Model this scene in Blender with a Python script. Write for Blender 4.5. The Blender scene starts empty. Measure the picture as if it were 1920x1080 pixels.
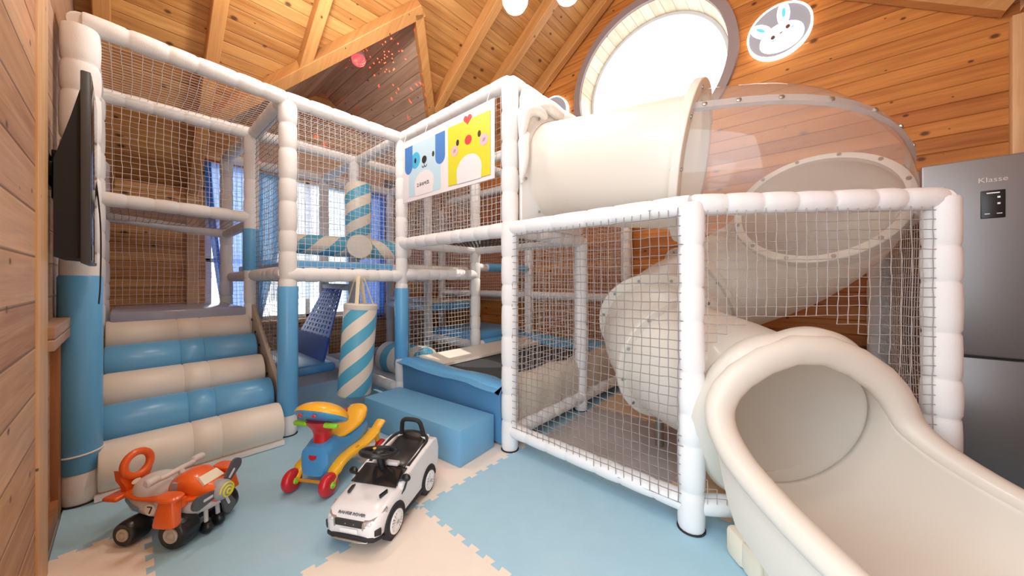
import bpy, bmesh, math, random
from math import sin, cos, pi, radians, sqrt, atan2
from mathutils import Vector, Matrix

random.seed(7)
scene = bpy.context.scene
COL = scene.collection

# ------------------------------------------------------------------ camera
CAM_H = 1.2
cam_data = bpy.data.cameras.new('camera')
cam = bpy.data.objects.new('camera', cam_data)
COL.objects.link(cam)
cam.location = (0, 0, CAM_H)
cam.rotation_euler = (radians(90), 0, radians(41.5))
cam_data.sensor_width = 36
cam_data.lens = 12
cam_data.shift_y = -13 / 1920
cam_data.clip_start = 0.02
scene.camera = cam

# ------------------------------------------------------------------ world, sun, exposure
scene.view_settings.view_transform = 'Standard'
scene.view_settings.look = 'None'
scene.view_settings.exposure = -0.40
scene.view_settings.gamma = 1
scene.view_settings.use_curve_mapping = False
world = bpy.data.worlds.new('daylight')
scene.world = world
world.use_nodes = True
wn = world.node_tree.nodes
wn['Background'].inputs[0].default_value = (0.88, 0.94, 1.0, 1)
wn['Background'].inputs[1].default_value = 4.6
sun_d = bpy.data.lights.new('sun', 'SUN')
sun_d.energy = 5.0
sun_d.angle = 0.01
sun_d.color = (1.0, 0.93, 0.82)
sun = bpy.data.objects.new('sun', sun_d)
COL.objects.link(sun)
sun.rotation_euler = Vector((-1.5, -1.75, -3.0)).to_track_quat('-Z', 'Y').to_euler()
try:
    scene.cycles.max_bounces = 10
    scene.cycles.transparent_max_bounces = 24
    scene.cycles.diffuse_bounces = 6
    scene.cycles.sample_clamp_indirect = 6
except Exception:
    pass


# ------------------------------------------------------------------ helpers
class MB:
    """Collects shapes that end up as ONE mesh object."""
    def __init__(self):
        self.v = []; self.f = []; self.m = []

    def add(self, vs, fs, mat=0):
        o = len(self.v)
        self.v += [tuple(p) for p in vs]
        self.f += [tuple(i + o for i in f) for f in fs]
        self.m += [mat] * len(fs)
        return self

    def loft(self, rings, closed=True, cap=True, mat=0, loop=False):
        n = len(rings[0]); vs = [p for r in rings for p in r]; fs = []
        k = len(rings)
        for i in range(k if loop else k - 1):
            a = i * n; b = ((i + 1) % k) * n
            for j in range(n if closed else n - 1):
                j2 = (j + 1) % n
                fs.append((a + j, a + j2, b + j2, b + j))
        if cap and closed and not loop:
            fs.append(tuple(reversed(range(n))))
            fs.append(tuple(range((k - 1) * n, k * n)))
        return self.add(vs, fs, mat)

    def tube(self, path, r, n=12, cap=True, mat=0, loop=False, up=None):
        P = [Vector(p) for p in path]; k = len(P)
        rings = []; prev = None
        for i in range(k):
            if loop:
                t = P[(i + 1) % k] - P[i - 1]
            else:
                t = P[min(i + 1, k - 1)] - P[max(i - 1, 0)]
            if t.length < 1e-9: t = Vector((0, 0, 1))
            t.normalize()
            if prev is None:
                a = Vector((0, 0, 1)) if abs(t.z) < 0.9 else Vector((1, 0, 0))
                if up: a = Vector(up)
                s = t.cross(a).normalized()
            else:
                s = (prev - t * prev.dot(t)).normalized()
            prev = s; q = s.cross(t)
            ri = r[i] if isinstance(r, (list, tuple)) else r
            if not isinstance(ri, (list, tuple)): ri = (ri, ri)
            rings.append([P[i] + s * cos(2 * pi * j / n) * ri[0] + q * sin(2 * pi * j / n) * ri[1] for j in range(n)])
        return self.loft(rings, True, cap, mat, loop)

    def box(self, c, s, R=None, mat=0):
        c = Vector(c); vs = []
        for x in (-.5, .5):
            for y in (-.5, .5):
                for z in (-.5, .5):
                    p = Vector((x * s[0], y * s[1], z * s[2]))
                    if R is not None: p = R @ p
                    vs.append(c + p)
        return self.add(vs, [(0, 1, 3, 2), (4, 6, 7, 5), (0, 4, 5, 1), (2, 3, 7, 6), (0, 2, 6, 4), (1, 5, 7, 3)], mat)

    def rbox(self, c, s, b=0.01, R=None, mat=0, seg=2):
        bm = bmesh.new()
        bmesh.ops.create_cube(bm, size=1)
        for v in bm.verts:
            v.co = Vector((v.co.x * s[0], v.co.y * s[1], v.co.z * s[2]))
        bmesh.ops.bevel(bm, geom=list(bm.edges), offset=b, segments=seg, affect='EDGES', profile=0.5)
        bm.verts.index_update()
        vs = []
        for v in bm.verts:
            p = v.co.copy()
            if R is not None: p = R @ p
            vs.append(Vector(c) + p)
        fs = [tuple(v.index for v in f.verts) for f in bm.faces]
        bm.free()
        return self.add(vs, fs, mat)

    def ball(self, c, r, n=16, k=10, mat=0, R=None, z0=-1.0, z1=1.0):
        if not isinstance(r, (list, tuple)): r = (r, r, r)
        c = Vector(c); rings = []
        a0, a1 = math.asin(max(-1, z0)), math.asin(min(1, z1))
        for i in range(k + 1):
            a = a0 + (a1 - a0) * i / k
            a = max(-pi / 2 + 0.02, min(pi / 2 - 0.02, a))
            ring = []
            for j in range(n):
                p = Vector((r[0] * cos(a) * cos(2 * pi * j / n), r[1] * cos(a) * sin(2 * pi * j / n), r[2] * sin(a)))
                if R is not None: p = R @ p
                ring.append(c + p)
            rings.append(ring)
        return self.loft(rings, True, True, mat)

    def lathe(self, prof, c=(0, 0, 0), axis=(0, 0, 1), n=20, mat=0, cap=True):
        """prof: list of (radius, distance along axis)"""
        ax = Vector(axis).normalized()
        a = Vector((0, 0, 1)) if abs(ax.z) < 0.9 else Vector((1, 0, 0))
        s = ax.cross(a).normalized(); q = ax.cross(s)
        c = Vector(c)
        rings = [[c + ax * h + s * r * cos(2 * pi * j / n) + q * r * sin(2 * pi * j / n) for j in range(n)] for r, h in prof]
        return self.loft(rings, True, cap, mat)

    def prism(self, poly, base, ux, uy, un, h, mat=0):
        """extrude the 2-D polygon poly by h along un"""
        base, ux, uy, un = Vector(base), Vector(ux), Vector(uy), Vector(un)
        n = len(poly)
        lo = [base + ux * x + uy * y for x, y in poly]
        hi = [p + un * h for p in lo]
        fs = [tuple(reversed(range(n))), tuple(range(n, 2 * n))]
        fs += [(i, (i + 1) % n, (i + 1) % n + n, i + n) for i in range(n)]
        return self.add(lo + hi, fs, mat)

    def build(self, name, mats, parent=None, world=False, smooth=True, angle=40, off=None):
        me = bpy.data.meshes.new(name)
        vs = self.v
        if off is not None:
            vs = [(p[0] - off[0], p[1] - off[1], p[2] - off[2]) for p in vs]
        elif world and parent is not None:
            L = WORLD_LOC.get(parent.name, Vector((0, 0, 0)))
            vs = [(p[0] - L[0], p[1] - L[1], p[2] - L[2]) for p in vs]
        me.from_pydata(vs, [], self.f)
        if not isinstance(mats, (list, tuple)): mats = [mats]
        for m in mats: me.materials.append(m)
        me.polygons.foreach_set('material_index', self.m)
        bm = bmesh.new(); bm.from_mesh(me)
        bmesh.ops.recalc_face_normals(bm, faces=bm.faces)
        bm.to_mesh(me); bm.free()
        if smooth:
            me.polygons.foreach_set('use_smooth', [True] * len(me.polygons))
            me.set_sharp_from_angle(angle=radians(angle))
        me.update()
        o = bpy.data.objects.new(name, me)
        COL.objects.link(o)
        if parent is not None:
            o.parent = parent
            WORLD_LOC[o.name] = WORLD_LOC.get(parent.name, Vector((0, 0, 0)))
        elif off is not None:
            o.location = off
        return o


WORLD_LOC = {}


def tag(o, label=None, cat=None, group=None, kind=None):
    if label: o['label'] = label
    if cat: o['category'] = cat
    if group: o['group'] = group
    if kind: o['kind'] = kind
    return o


def thing(name, label, cat, loc=(0, 0, 0), rz=0.0, group=None):
    o = bpy.data.objects.new(name, None)
    o.empty_display_size = 0.1
    COL.objects.link(o)
    o.location = loc; o.rotation_euler = (0, 0, rz)
    WORLD_LOC[o.name] = Vector(loc)
    return tag(o, label, cat, group)


def struct(o, label=None):
    o['kind'] = 'structure'
    if label: o['label'] = label
    return o


def ring(c, a, b, n=16, e=2.0, a0=0.0):
    """super-ellipse ring round c with half axes a and b (vectors)"""
    c, a, b = Vector(c), Vector(a), Vector(b); out = []
    for j in range(n):
        t = a0 + 2 * pi * j / n
        x, y = cos(t), sin(t)
        x = math.copysign(abs(x) ** (2 / e), x); y = math.copysign(abs(y) ** (2 / e), y)
        out.append(c + a * x + b * y)
    return out


def spline(P, per=8):
    """Catmull-Rom through P"""
    P = [Vector(p) for p in P]; out = []
    for i in range(len(P) - 1):
        p0 = P[i - 1] if i else P[0] * 2 - P[1]
        p1, p2 = P[i], P[i + 1]
        p3 = P[i + 2] if i + 2 < len(P) else P[-1] * 2 - P[-2]
        for k in range(per):
            t = k / per
            out.append(0.5 * ((2 * p1) + (p2 - p0) * t + (2 * p0 - 5 * p1 + 4 * p2 - p3) * t * t + (3 * p1 - p0 - 3 * p2 + p3) * t ** 3))
    out.append(P[-1].copy())
    return out


# ------------------------------------------------------------------ materials
def new_mat(name):
    m = bpy.data.materials.new(name); m.use_nodes = True
    nt = m.node_tree
    return m, nt, nt.nodes, nt.links, nt.nodes['Principled BSDF']


def plain(name, col, rough=0.5, spec=0.5, metal=0.0, coat=0.0, noise=0.0, nscale=30, bump=0.0, bscale=60, sss=0.0):
    m, nt, N, L, B = new_mat(name)
    B.inputs['Base Color'].default_value = (*col, 1)
    B.inputs['Roughness'].default_value = rough
    B.inputs['Specular IOR Level'].default_value = spec
    B.inputs['Metallic'].default_value = metal
    B.inputs['Coat Weight'].default_value = coat
    if noise > 0:
        tc = N.new('ShaderNodeTexCoord'); no = N.new('ShaderNodeTexNoise')
        no.inputs['Scale'].default_value = nscale; no.inputs['Detail'].default_value = 3
        mx = N.new('ShaderNodeMix'); mx.data_type = 'RGBA'
        mx.inputs[6].default_value = (*[c * (1 - noise) for c in col], 1)
        mx.inputs[7].default_value = (*[min(1, c * (1 + noise)) for c in col], 1)
        L.new(tc.outputs['Object'], no.inputs['Vector']); L.new(no.outputs['Fac'], mx.inputs[0])
        L.new(mx.outputs[2], B.inputs['Base Color'])
    if bump > 0:
        tc = N.new('ShaderNodeTexCoord'); no = N.new('ShaderNodeTexNoise')
        no.inputs['Scale'].default_value = bscale; no.inputs['Detail'].default_value = 4
        bp = N.new('ShaderNodeBump'); bp.inputs['Strength'].default_value = bump; bp.inputs['Distance'].default_value = 0.01
        L.new(tc.outputs['Object'], no.inputs['Vector']); L.new(no.outputs['Fac'], bp.inputs['Height'])
        L.new(bp.outputs['Normal'], B.inputs['Normal'])
    return m


def emit(name, col, s):
    m, nt, N, L, B = new_mat(name)
    B.inputs['Base Color'].default_value = (*col, 1)
    B.inputs['Emission Color'].default_value = (*col, 1)
    B.inputs['Emission Strength'].default_value = s
    return m


def wood(name, along, across, width, dark, light, knots=1.0, groove=0.05, gdark=0.45, rough=0.45, seed=0.0, var=0.5):
    """planked or solid timber; along / across are world directions"""
    m, nt, N, L, B = new_mat(name)
    geo = N.new('ShaderNodeNewGeometry')

    def dot(v):
        d = N.new('ShaderNodeVectorMath'); d.operation = 'DOT_PRODUCT'
        L.new(geo.outputs['Position'], d.inputs[0]); d.inputs[1].default_value = v
        return d.outputs['Value']

    def M(op, a, b=None, c=None):
        n = N.new('ShaderNodeMath'); n.operation = op
        for i, x in enumerate((a, b, c)):
            if x is None: continue
            if isinstance(x, (int, float)): n.inputs[i].default_value = x
            else: L.new(x, n.inputs[i])
        return n.outputs[0]

    def V(x, y, z):
        n = N.new('ShaderNodeCombineXYZ')
        for i, q in enumerate((x, y, z)):
            if isinstance(q, (int, float)): n.inputs[i].default_value = q
            else: L.new(q, n.inputs[i])
        return n.outputs[0]

    u = dot(along); v = dot(across)
    vw = M('DIVIDE', v, width)
    board = M('FLOOR', M('ADD', vw, seed + 50.0))
    fr = M('FRACT', M('ADD', vw, seed + 50.0))
    wnz = N.new('ShaderNodeTexWhiteNoise'); wnz.noise_dimensions = '1D'
    L.new(board, wnz.inputs['W'])
    rnd = wnz.outputs['Value']
    # long grain
    g1 = N.new('ShaderNodeTexNoise'); g1.inputs['Scale'].default_value = 1.0; g1.inputs['Detail'].default_value = 5
    g1.inputs['Distortion'].default_value = 0.6
    L.new(V(M('MULTIPLY', u, 1.6), M('MULTIPLY', v, 26), M('MULTIPLY', rnd, 40)), g1.inputs['Vector'])
    g2 = N.new('ShaderNodeTexNoise'); g2.inputs['Scale'].default_value = 1.0; g2.inputs['Detail'].default_value = 3
    L.new(V(M('MULTIPLY', u, 5), M('MULTIPLY', v, 190), M('MULTIPLY', rnd, 70)), g2.inputs['Vector'])
    fac = M('ADD', M('MULTIPLY', g1.outputs['Fac'], 0.62), M('ADD', M('MULTIPLY', g2.outputs['Fac'], 0.25), M('MULTIPLY', rnd, var * 0.5)))
    fac = M('SUBTRACT', fac, var * 0.25)
    ramp = N.new('ShaderNodeValToRGB')
    ramp.color_ramp.elements[0].position = 0.22; ramp.color_ramp.elements[0].color = (*dark, 1)
    ramp.color_ramp.elements[1].position = 0.68; ramp.color_ramp.elements[1].color = (*light, 1)
    L.new(fac, ramp.inputs[0])
    col = ramp.outputs[0]
    if knots > 0:
        vo = N.new('ShaderNodeTexVoronoi'); vo.voronoi_dimensions = '2D'; vo.inputs['Scale'].default_value = 1.0
        L.new(V(M('MULTIPLY', u, 3.0), M('ADD', M('MULTIPLY', v, 4.6), seed * 3.1), 0), vo.inputs['Vector'])
        sp = N.new('ShaderNodeSeparateColor'); L.new(vo.outputs['Color'], sp.inputs[0])
        rad = M('MULTIPLY', sp.outputs[0], 0.085 * knots)
        k = N.new('ShaderNodeMapRange'); k.inputs[3].default_value = 1.0; k.inputs[4].default_value = 0.0
        L.new(vo.outputs['Distance'], k.inputs[0]); L.new(M('MULTIPLY', rad, 0.45), k.inputs[1]); L.new(rad, k.inputs[2])
        mx = N.new('ShaderNodeMix'); mx.data_type = 'RGBA'
        L.new(M('MULTIPLY', k.outputs[0], 0.85), mx.inputs[0]); L.new(col, mx.inputs[6])
        mx.inputs[7].default_value = (dark[0] * 0.16, dark[1] * 0.11, dark[2] * 0.09, 1)
        col = mx.outputs[2]
    if groove > 0:
        edge = M('ABSOLUTE', M('SUBTRACT', M('MULTIPLY', fr, 2), 1))
        gr = N.new('ShaderNodeMapRange'); gr.interpolation_type = 'SMOOTHSTEP'
        L.new(edge, gr.inputs[0]); gr.inputs[1].default_value = 1 - 2.2 * groove; gr.inputs[2].default_value = 1.0
        mx = N.new('ShaderNodeMix'); mx.data_type = 'RGBA'
        gs = N.new('ShaderNodeMapRange'); L.new(edge, gs.inputs[0])
        gs.inputs[1].default_value = 1 - groove; gs.inputs[2].default_value = 1.0 - groove * .3
        L.new(M('MULTIPLY', gs.outputs[0], 1 - gdark), mx.inputs[0]); L.new(col, mx.inputs[6])
        mx.inputs[7].default_value = (dark[0] * 0.25, dark[1] * 0.2, dark[2] * 0.18, 1)
        col = mx.outputs[2]
        bp = N.new('ShaderNodeBump'); bp.inputs['Strength'].default_value = 0.6; bp.inputs['Distance'].default_value = 0.008
        L.new(M('SUBTRACT', 1.0, gr.outputs[0]), bp.inputs['Height']); L.new(bp.outputs['Normal'], B.inputs['Normal'])
    L.new(col, B.inputs['Base Color'])
    B.inputs['Roughness'].default_value = rough
    B.inputs['Specular IOR Level'].default_value = 0.35
    return m


def foam_fabric(name, col):
    m, nt, N, L, B = new_mat(name)
    tc = N.new('ShaderNodeTexCoord')
    no = N.new('ShaderNodeTexNoise'); no.inputs['Scale'].default_value = 45; no.inputs['Detail'].default_value = 3
    vo = N.new('ShaderNodeTexVoronoi'); vo.inputs['Scale'].default_value = 170
    ad = N.new('ShaderNodeMath'); ad.operation = 'ADD'
    L.new(tc.outputs['Object'], no.inputs['Vector']); L.new(tc.outputs['Object'], vo.inputs['Vector'])
    L.new(no.outputs['Fac'], ad.inputs[0]); L.new(vo.outputs['Distance'], ad.inputs[1])
    bp = N.new('ShaderNodeBump'); bp.inputs['Strength'].default_value = 0.13; bp.inputs['Distance'].default_value = 0.004
    L.new(ad.outputs[0], bp.inputs['Height']); L.new(bp.outputs['Normal'], B.inputs['Normal'])
    B.inputs['Base Color'].default_value = (*col, 1); B.inputs['Roughness'].default_value = 0.75
    B.inputs['Specular IOR Level'].default_value = 0.25
    return m


def striped(name, c1, c2, axis, pitch, turn, rough=0.4):
    """helical stripes round an axis: 0=x 1=y 2=z in object space"""
    m, nt, N, L, B = new_mat(name)
    tc = N.new('ShaderNodeTexCoord'); sx = N.new('ShaderNodeSeparateXYZ'); L.new(tc.outputs['Object'], sx.inputs[0])
    a, b = [(1, 2), (2, 0), (0, 1)][axis]
    at = N.new('ShaderNodeMath'); at.operation = 'ARCTAN2'
    L.new(sx.outputs[b], at.inputs[0]); L.new(sx.outputs[a], at.inputs[1])
    mu = N.new('ShaderNodeMath'); mu.operation = 'MULTIPLY_ADD'
    L.new(at.outputs[0], mu.inputs[0]); mu.inputs[1].default_value = turn / (2 * pi)
    dv = N.new('ShaderNodeMath'); dv.operation = 'DIVIDE'; L.new(sx.outputs[axis], dv.inputs[0]); dv.inputs[1].default_value = pitch
    L.new(dv.outputs[0], mu.inputs[2])
    ad = N.new('ShaderNodeMath'); ad.operation = 'ADD'; ad.inputs[1].default_value = 40.0; L.new(mu.outputs[0], ad.inputs[0])
    fr = N.new('ShaderNodeMath'); fr.operation = 'FRACT'; L.new(ad.outputs[0], fr.inputs[0])
    gt = N.new('ShaderNodeMath'); gt.operation = 'GREATER_THAN'; gt.inputs[1].default_value = 0.5; L.new(fr.outputs[0], gt.inputs[0])
    mx = N.new('ShaderNodeMix'); mx.data_type = 'RGBA'; L.new(gt.outputs[0], mx.inputs[0])
    mx.inputs[6].default_value = (*c1, 1); mx.inputs[7].default_value = (*c2, 1)
    L.new(mx.outputs[2], B.inputs['Base Color']); B.inputs['Roughness'].default_value = rough
    return m


def sheer(name, col, trans=0.35, transl=0.5):
    m, nt, N, L, B = new_mat(name)
    N.remove(B); out = N['Material Output']
    d = N.new('ShaderNodeBsdfDiffuse'); d.inputs[0].default_value = (*col, 1)
    t = N.new('ShaderNodeBsdfTranslucent'); t.inputs[0].default_value = (*col, 1)
    p = N.new('ShaderNodeBsdfTransparent'); p.inputs[0].default_value = (1, 1, 1, 1)
    m1 = N.new('ShaderNodeMixShader'); m1.inputs[0].default_value = transl; L.new(d.outputs[0], m1.inputs[1]); L.new(t.outputs[0], m1.inputs[2])
    m2 = N.new('ShaderNodeMixShader'); m2.inputs[0].default_value = trans; L.new(m1.outputs[0], m2.inputs[1]); L.new(p.outputs[0], m2.inputs[2])
    L.new(m2.outputs[0], out.inputs[0])
    return m


def clear_plastic(name, tint=(0.97, 0.97, 0.97), haze=0.12, gloss=1.0):
    m, nt, N, L, B = new_mat(name)
    N.remove(B); out = N['Material Output']
    p = N.new('ShaderNodeBsdfTransparent'); p.inputs[0].default_value = (*tint, 1)
    g = N.new('ShaderNodeBsdfGlossy'); g.inputs['Roughness'].default_value = 0.06
    d = N.new('ShaderNodeBsdfDiffuse'); d.inputs[0].default_value = (0.9, 0.9, 0.9, 1)
    f = N.new('ShaderNodeLayerWeight'); f.inputs[0].default_value = 0.5
    pw = N.new('ShaderNodeMath'); pw.operation = 'POWER'; pw.inputs[1].default_value = 4.0; L.new(f.outputs['Facing'], pw.inputs[0])
    fm = N.new('ShaderNodeMath'); fm.operation = 'MULTIPLY_ADD'; fm.inputs[1].default_value = .5 * gloss; fm.inputs[2].default_value = .045 * gloss; L.new(pw.outputs[0], fm.inputs[0])
    m0 = N.new('ShaderNodeMixShader'); m0.inputs[0].default_value = haze; L.new(p.outputs[0], m0.inputs[1]); L.new(d.outputs[0], m0.inputs[2])
    m1 = N.new('ShaderNodeMixShader'); L.new(fm.outputs[0], m1.inputs[0]); L.new(m0.outputs[0], m1.inputs[1]); L.new(g.outputs[0], m1.inputs[2])
    L.new(m1.outputs[0], out.inputs[0])
    return m


TAN = 0.71
SL = sqrt(1 + TAN * TAN)
W_ROOF = wood('roof_pine', (0, 1, 0), (1 / SL, 0, TAN / SL), 0.105, (0.37, 0.15, 0.038), (0.73, 0.41, 0.145), 1.45, 0.045)
W_ROOF2 = wood('roof_pine_far', (0, 1, 0), (1 / SL, 0, -TAN / SL), 0.105, (0.37, 0.15, 0.038), (0.73, 0.41, 0.145), 1.0, 0.045, seed=.3)
W_GABLE = wood('gable_pine', (1, 0, 0), (0, 0, 1), 0.115, (0.33, 0.10, 0.02), (0.66, 0.275, 0.065), 1.35, 0.05, seed=.37)
W_FAR = wood('far_wall_pine', (0, 1, 0), (0, 0, 1), 0.095, (0.42, 0.17, 0.055), (0.84, 0.49, 0.20), 1.4, 0.07, seed=.1)
W_LOG = wood('near_wall_pine', (1, 0, 0), (0, 0, 1), 0.165, (0.36, 0.17, 0.075), (0.70, 0.43, 0.24), 0.8, 0.05, gdark=.25, seed=.2)
W_DORM = wood('dormer_pine', (1, 0, 0), (0, 1, 0), 0.105, (0.36, 0.21, 0.13), (0.64, 0.45, 0.32), 0.8, 0.05, seed=.15)
W_BEAM = wood('beam_timber', (0.8, 0.2, 0.57), (0.3, 0.9, -0.4), 0.4, (0.44, 0.19, 0.055), (0.68, 0.36, 0.135), 0.7, 0.0, var=0.1)
W_POST = wood('post_timber', (0, 0, 1), (0.7, 0.7, 0), 0.4, (0.55, 0.29, 0.12), (0.82, 0.55, 0.30), 0.5, 0.0, var=0.1)
W_DARK = wood('dark_timber', (0, 0, 1), (0.7, 0.7, 0), 0.4, (0.20, 0.07, 0.02), (0.42, 0.18, 0.07), 0.5, 0.0, var=0.1)
W_REVEAL = wood('reveal_plank', (0, 1, 0), (1, 0, 0.35), 0.11, (0.62, 0.50, 0.34), (0.86, 0.78, 0.62), 0.7, 0.03)

FOAM = foam_fabric('white_foam_fabric', (0.82, 0.825, 0.825))
BLUE = plain('sky_blue_vinyl', (0.13, 0.43, 0.77), 0.3, bump=0.12, bscale=14)
BLUE_D = plain('deep_blue_vinyl', (0.10, 0.28, 0.50), 0.36, bump=0.12, bscale=12)
BLUE_FOAM = plain('blue_foam_block', (0.17, 0.43, 0.68), 0.42, bump=0.1, bscale=200)
CREAM = plain('cream_vinyl', (0.81, 0.77, 0.69), 0.36, bump=0.1, bscale=16)
BEIGE = plain('beige_vinyl', (0.70, 0.64, 0.54), 0.5, bump=0.25, bscale=22)
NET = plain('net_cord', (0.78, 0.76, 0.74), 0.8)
NETM = plain('backlit_grey_net_cord', (0.42, 0.38, 0.37), 0.8)  # white cord; its backlit shade before the slide is put into the colour
NETD = plain('shade_grey_net_cord', (0.30, 0.26, 0.25), 0.8)  # white cord painted dark to carry the backlit shade of the front net
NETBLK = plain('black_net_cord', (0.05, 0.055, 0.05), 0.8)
PLAST = plain('ivory_plastic', (0.86, 0.825, 0.75), 0.36, coat=0.15, bump=0.04, bscale=4)
def translucent(m, col, f):
    nt = m.node_tree; N = nt.nodes; L = nt.links
    t = N.new('ShaderNodeBsdfTranslucent'); t.inputs[0].default_value = (*col, 1)
    x = N.new('ShaderNodeMixShader'); x.inputs[0].default_value = f
    L.new(N['Principled BSDF'].outputs[0], x.inputs[1]); L.new(t.outputs[0], x.inputs[2]); L.new(x.outputs[0], N['Material Output'].inputs[0])
translucent(PLAST, (0.93, 0.88, 0.79), .22)
WHITEP = plain('white_plastic', (0.85, 0.85, 0.84), 0.3)
MAT_B = plain('blue_foam_mat', (0.37, 0.61, 0.75), 0.62, noise=0.05, nscale=9, bump=0.12, bscale=420)
MAT_C = plain('cream_foam_mat', (0.85, 0.765, 0.67), 0.62, noise=0.05, nscale=7, bump=0.12, bscale=420)
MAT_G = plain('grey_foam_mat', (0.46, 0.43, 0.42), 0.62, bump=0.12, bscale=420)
MAT_O = plain('warm_cream_foam_mat', (0.80, 0.62, 0.40), 0.62, bump=0.12, bscale=420)
STEEL = plain('bolt_steel', (0.45, 0.44, 0.42), 0.35, metal=0.9)
BLACK = plain('black_plastic', (0.012, 0.012, 0.014), 0.3)
BLACKM = plain('black_matte', (0.018, 0.018, 0.02), 0.7)
TRAMP = plain('trampoline_mesh', (0.055, 0.06, 0.065), 0.85)
GREY = plain('grey_frame_paint', (0.45, 0.45, 0.46), 0.4)
CLEAR = clear_plastic('clear_dome_plastic', (0.99, 0.985, 0.98), 0.13, 1.2)
GLASS = clear_plastic('window_glass', (1, 1, 1), 0.0, 0.5)
STRIPE_Z = None

# ------------------------------------------------------------------ room shell
XW, XR, YB, YF = -5.4, 1.03, 3.95, -0.22      # far wall, right wall, gable wall, near wall
XRIDGE = -1.59
def roof_z(x):
    return 6.087 + TAN * x if x <= XRIDGE else 6.087 + TAN * (2 * XRIDGE - x)
DY0, DY1, DR, DS = 0.54, 3.30, 3.96, 0.78     # dormer sides, ridge height, slope
DYM = 1.92

m = MB(); m.box(((XW + XR) / 2 + .3, 1.5, -0.07), (8.0, 7.0, 0.1))
struct(m.build('floor', plain('screed', (0.5, 0.48, 0.45), 0.7)))

# gable wall with a round opening
RWC, RWR = (-1.46, 3.545), 0.83
n = 64
m = MB()
outer = []
def gable_hit(a):
    """ray from the window centre to the gable outline"""
    dx, dz = cos(a), sin(a); best = 9e9
    cx, cz = RWC
    if dx < 0: best = min(best, (XW - cx) / dx)
    if dx > 0: best = min(best, (XR - cx) / dx)
    if dz < 0: best = min(best, (-0.1 - cz) / dz)
    for s in (1, -1):
        # z = c + s*TAN*x
        c = 6.2 if s > 0 else 6.2 + 2 * TAN * XRIDGE
        den = dz - s * TAN * dx
        if abs(den) > 1e-6:
            t = (c + s * TAN * cx - cz) / den
            if t > 0: best = min(best, t)
    return best
corner = [atan2(z - RWC[1], x - RWC[0]) for x, z in ((XW, -.1), (XR, -.1), (XW, 6.2 + TAN * XW), (XR, 6.2 + TAN * (2 * XRIDGE - XR)), (XRIDGE, 6.2 + TAN * XRIDGE))]
angs = sorted([2 * pi * i / n - pi for i in range(n)] + corner)
for y in (YB, YB + 0.3):
    pass
inn = [(RWC[0] + RWR * cos(a), RWC[1] + RWR * sin(a)) for a in angs]
out_ = [(RWC[0] + gable_hit(a) * cos(a), RWC[1] + gable_hit(a) * sin(a)) for a in angs]
k = len(angs)
vs = [(x, YB, z) for x, z in inn] + [(x, YB, z) for x, z in out_] + [(x, YB + .3, z) for x, z in inn] + [(x, YB + .3, z) for x, z in out_]
fs = []
for i in range(k):
    j = (i + 1) % k
    fs += [(i, j, k + j, k + i), (2 * k + i, 3 * k + i, 3 * k + j, 2 * k + j), (k + i, k + j, 3 * k + j, 3 * k + i)]
m.add(vs, fs)
struct(m.build('wall_back', W_GABLE, smooth=False))
# reveal lined with pale planks
m = MB()
m.lathe([(RWR + .003, 0), (RWR - .004, 0), (RWR - .02, .28), (RWR + .003, .28)], (RWC[0], YB - .001, RWC[1]), (0, 1, 0), 72, cap=False)
struct(m.build('trim_1', W_REVEAL), 'pale planked reveal of the round window')
m = MB()
m.loft([[Vector((RWC[0] + r * cos(2 * pi * j / 72), YB + dy, RWC[1] + r * sin(2 * pi * j / 72))) for j in range(72)] for r, dy in ((RWR, 0), (RWR, -.035), (RWR + .085, -.035), (RWR + .09, 0))], True, False, loop=True)
struct(m.build('trim_2', plain('taupe_painted_ring', (0.30, 0.235, 0.235), 0.55)), 'taupe ring round the round window')
w1 = MB()
w1.loft([[Vector((RWC[0] + r * cos(2 * pi * j / 72), YB + dy, RWC[1] + r * sin(2 * pi * j / 72))) for j in range(72)] for r, dy in ((RWR - .02, .29), (RWR - .02, .25), (RWR - .055, .25), (RWR - .055, .29))], True, False, loop=True)
w1 = struct(w1.build('window_1', plain('window_grey', (0.62, 0.66, 0.69), 0.35)), 'round window with a grey frame')
pn = MB(); pn.lathe([(RWR - .05, .268), (RWR - .05, .274)], (RWC[0], YB, RWC[1]), (0, 1, 0), 48)
pn.build('glass_pane', GLASS, w1)

# far wall below the windows, beside them and above them
WZ0, WZ1, WY0, WY1 = 0.68, 2.62, 0.62, 2.86
m = MB()
def far_piece(y0, y1, z0, z1):
    m.box((XW - .06, (y0 + y1) / 2, (z0 + z1) / 2), (.12, y1 - y0, z1 - z0))
far_piece(YF - .1, WY0, -.1, 2.3)
far_piece(WY0, WY1, -.1, WZ0)
far_piece(WY1, YB, -.1, 2.3)
far_piece(DY0, WY0, 2.3, 2.9)
far_piece(WY1, DY1, 2.3, 2.9)
m.prism([(DY0, 2.62), (DY1, 2.62), (DY1, DR - DS * (DY1 - DYM)), (DYM, DR), (DY0, DR - DS * (DYM - DY0))], (XW, 0, 0), (0, 1, 0), (0, 0, 1), (-1, 0, 0), .12)
struct(m.build('wall_far', W_FAR, smooth=False))

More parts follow.
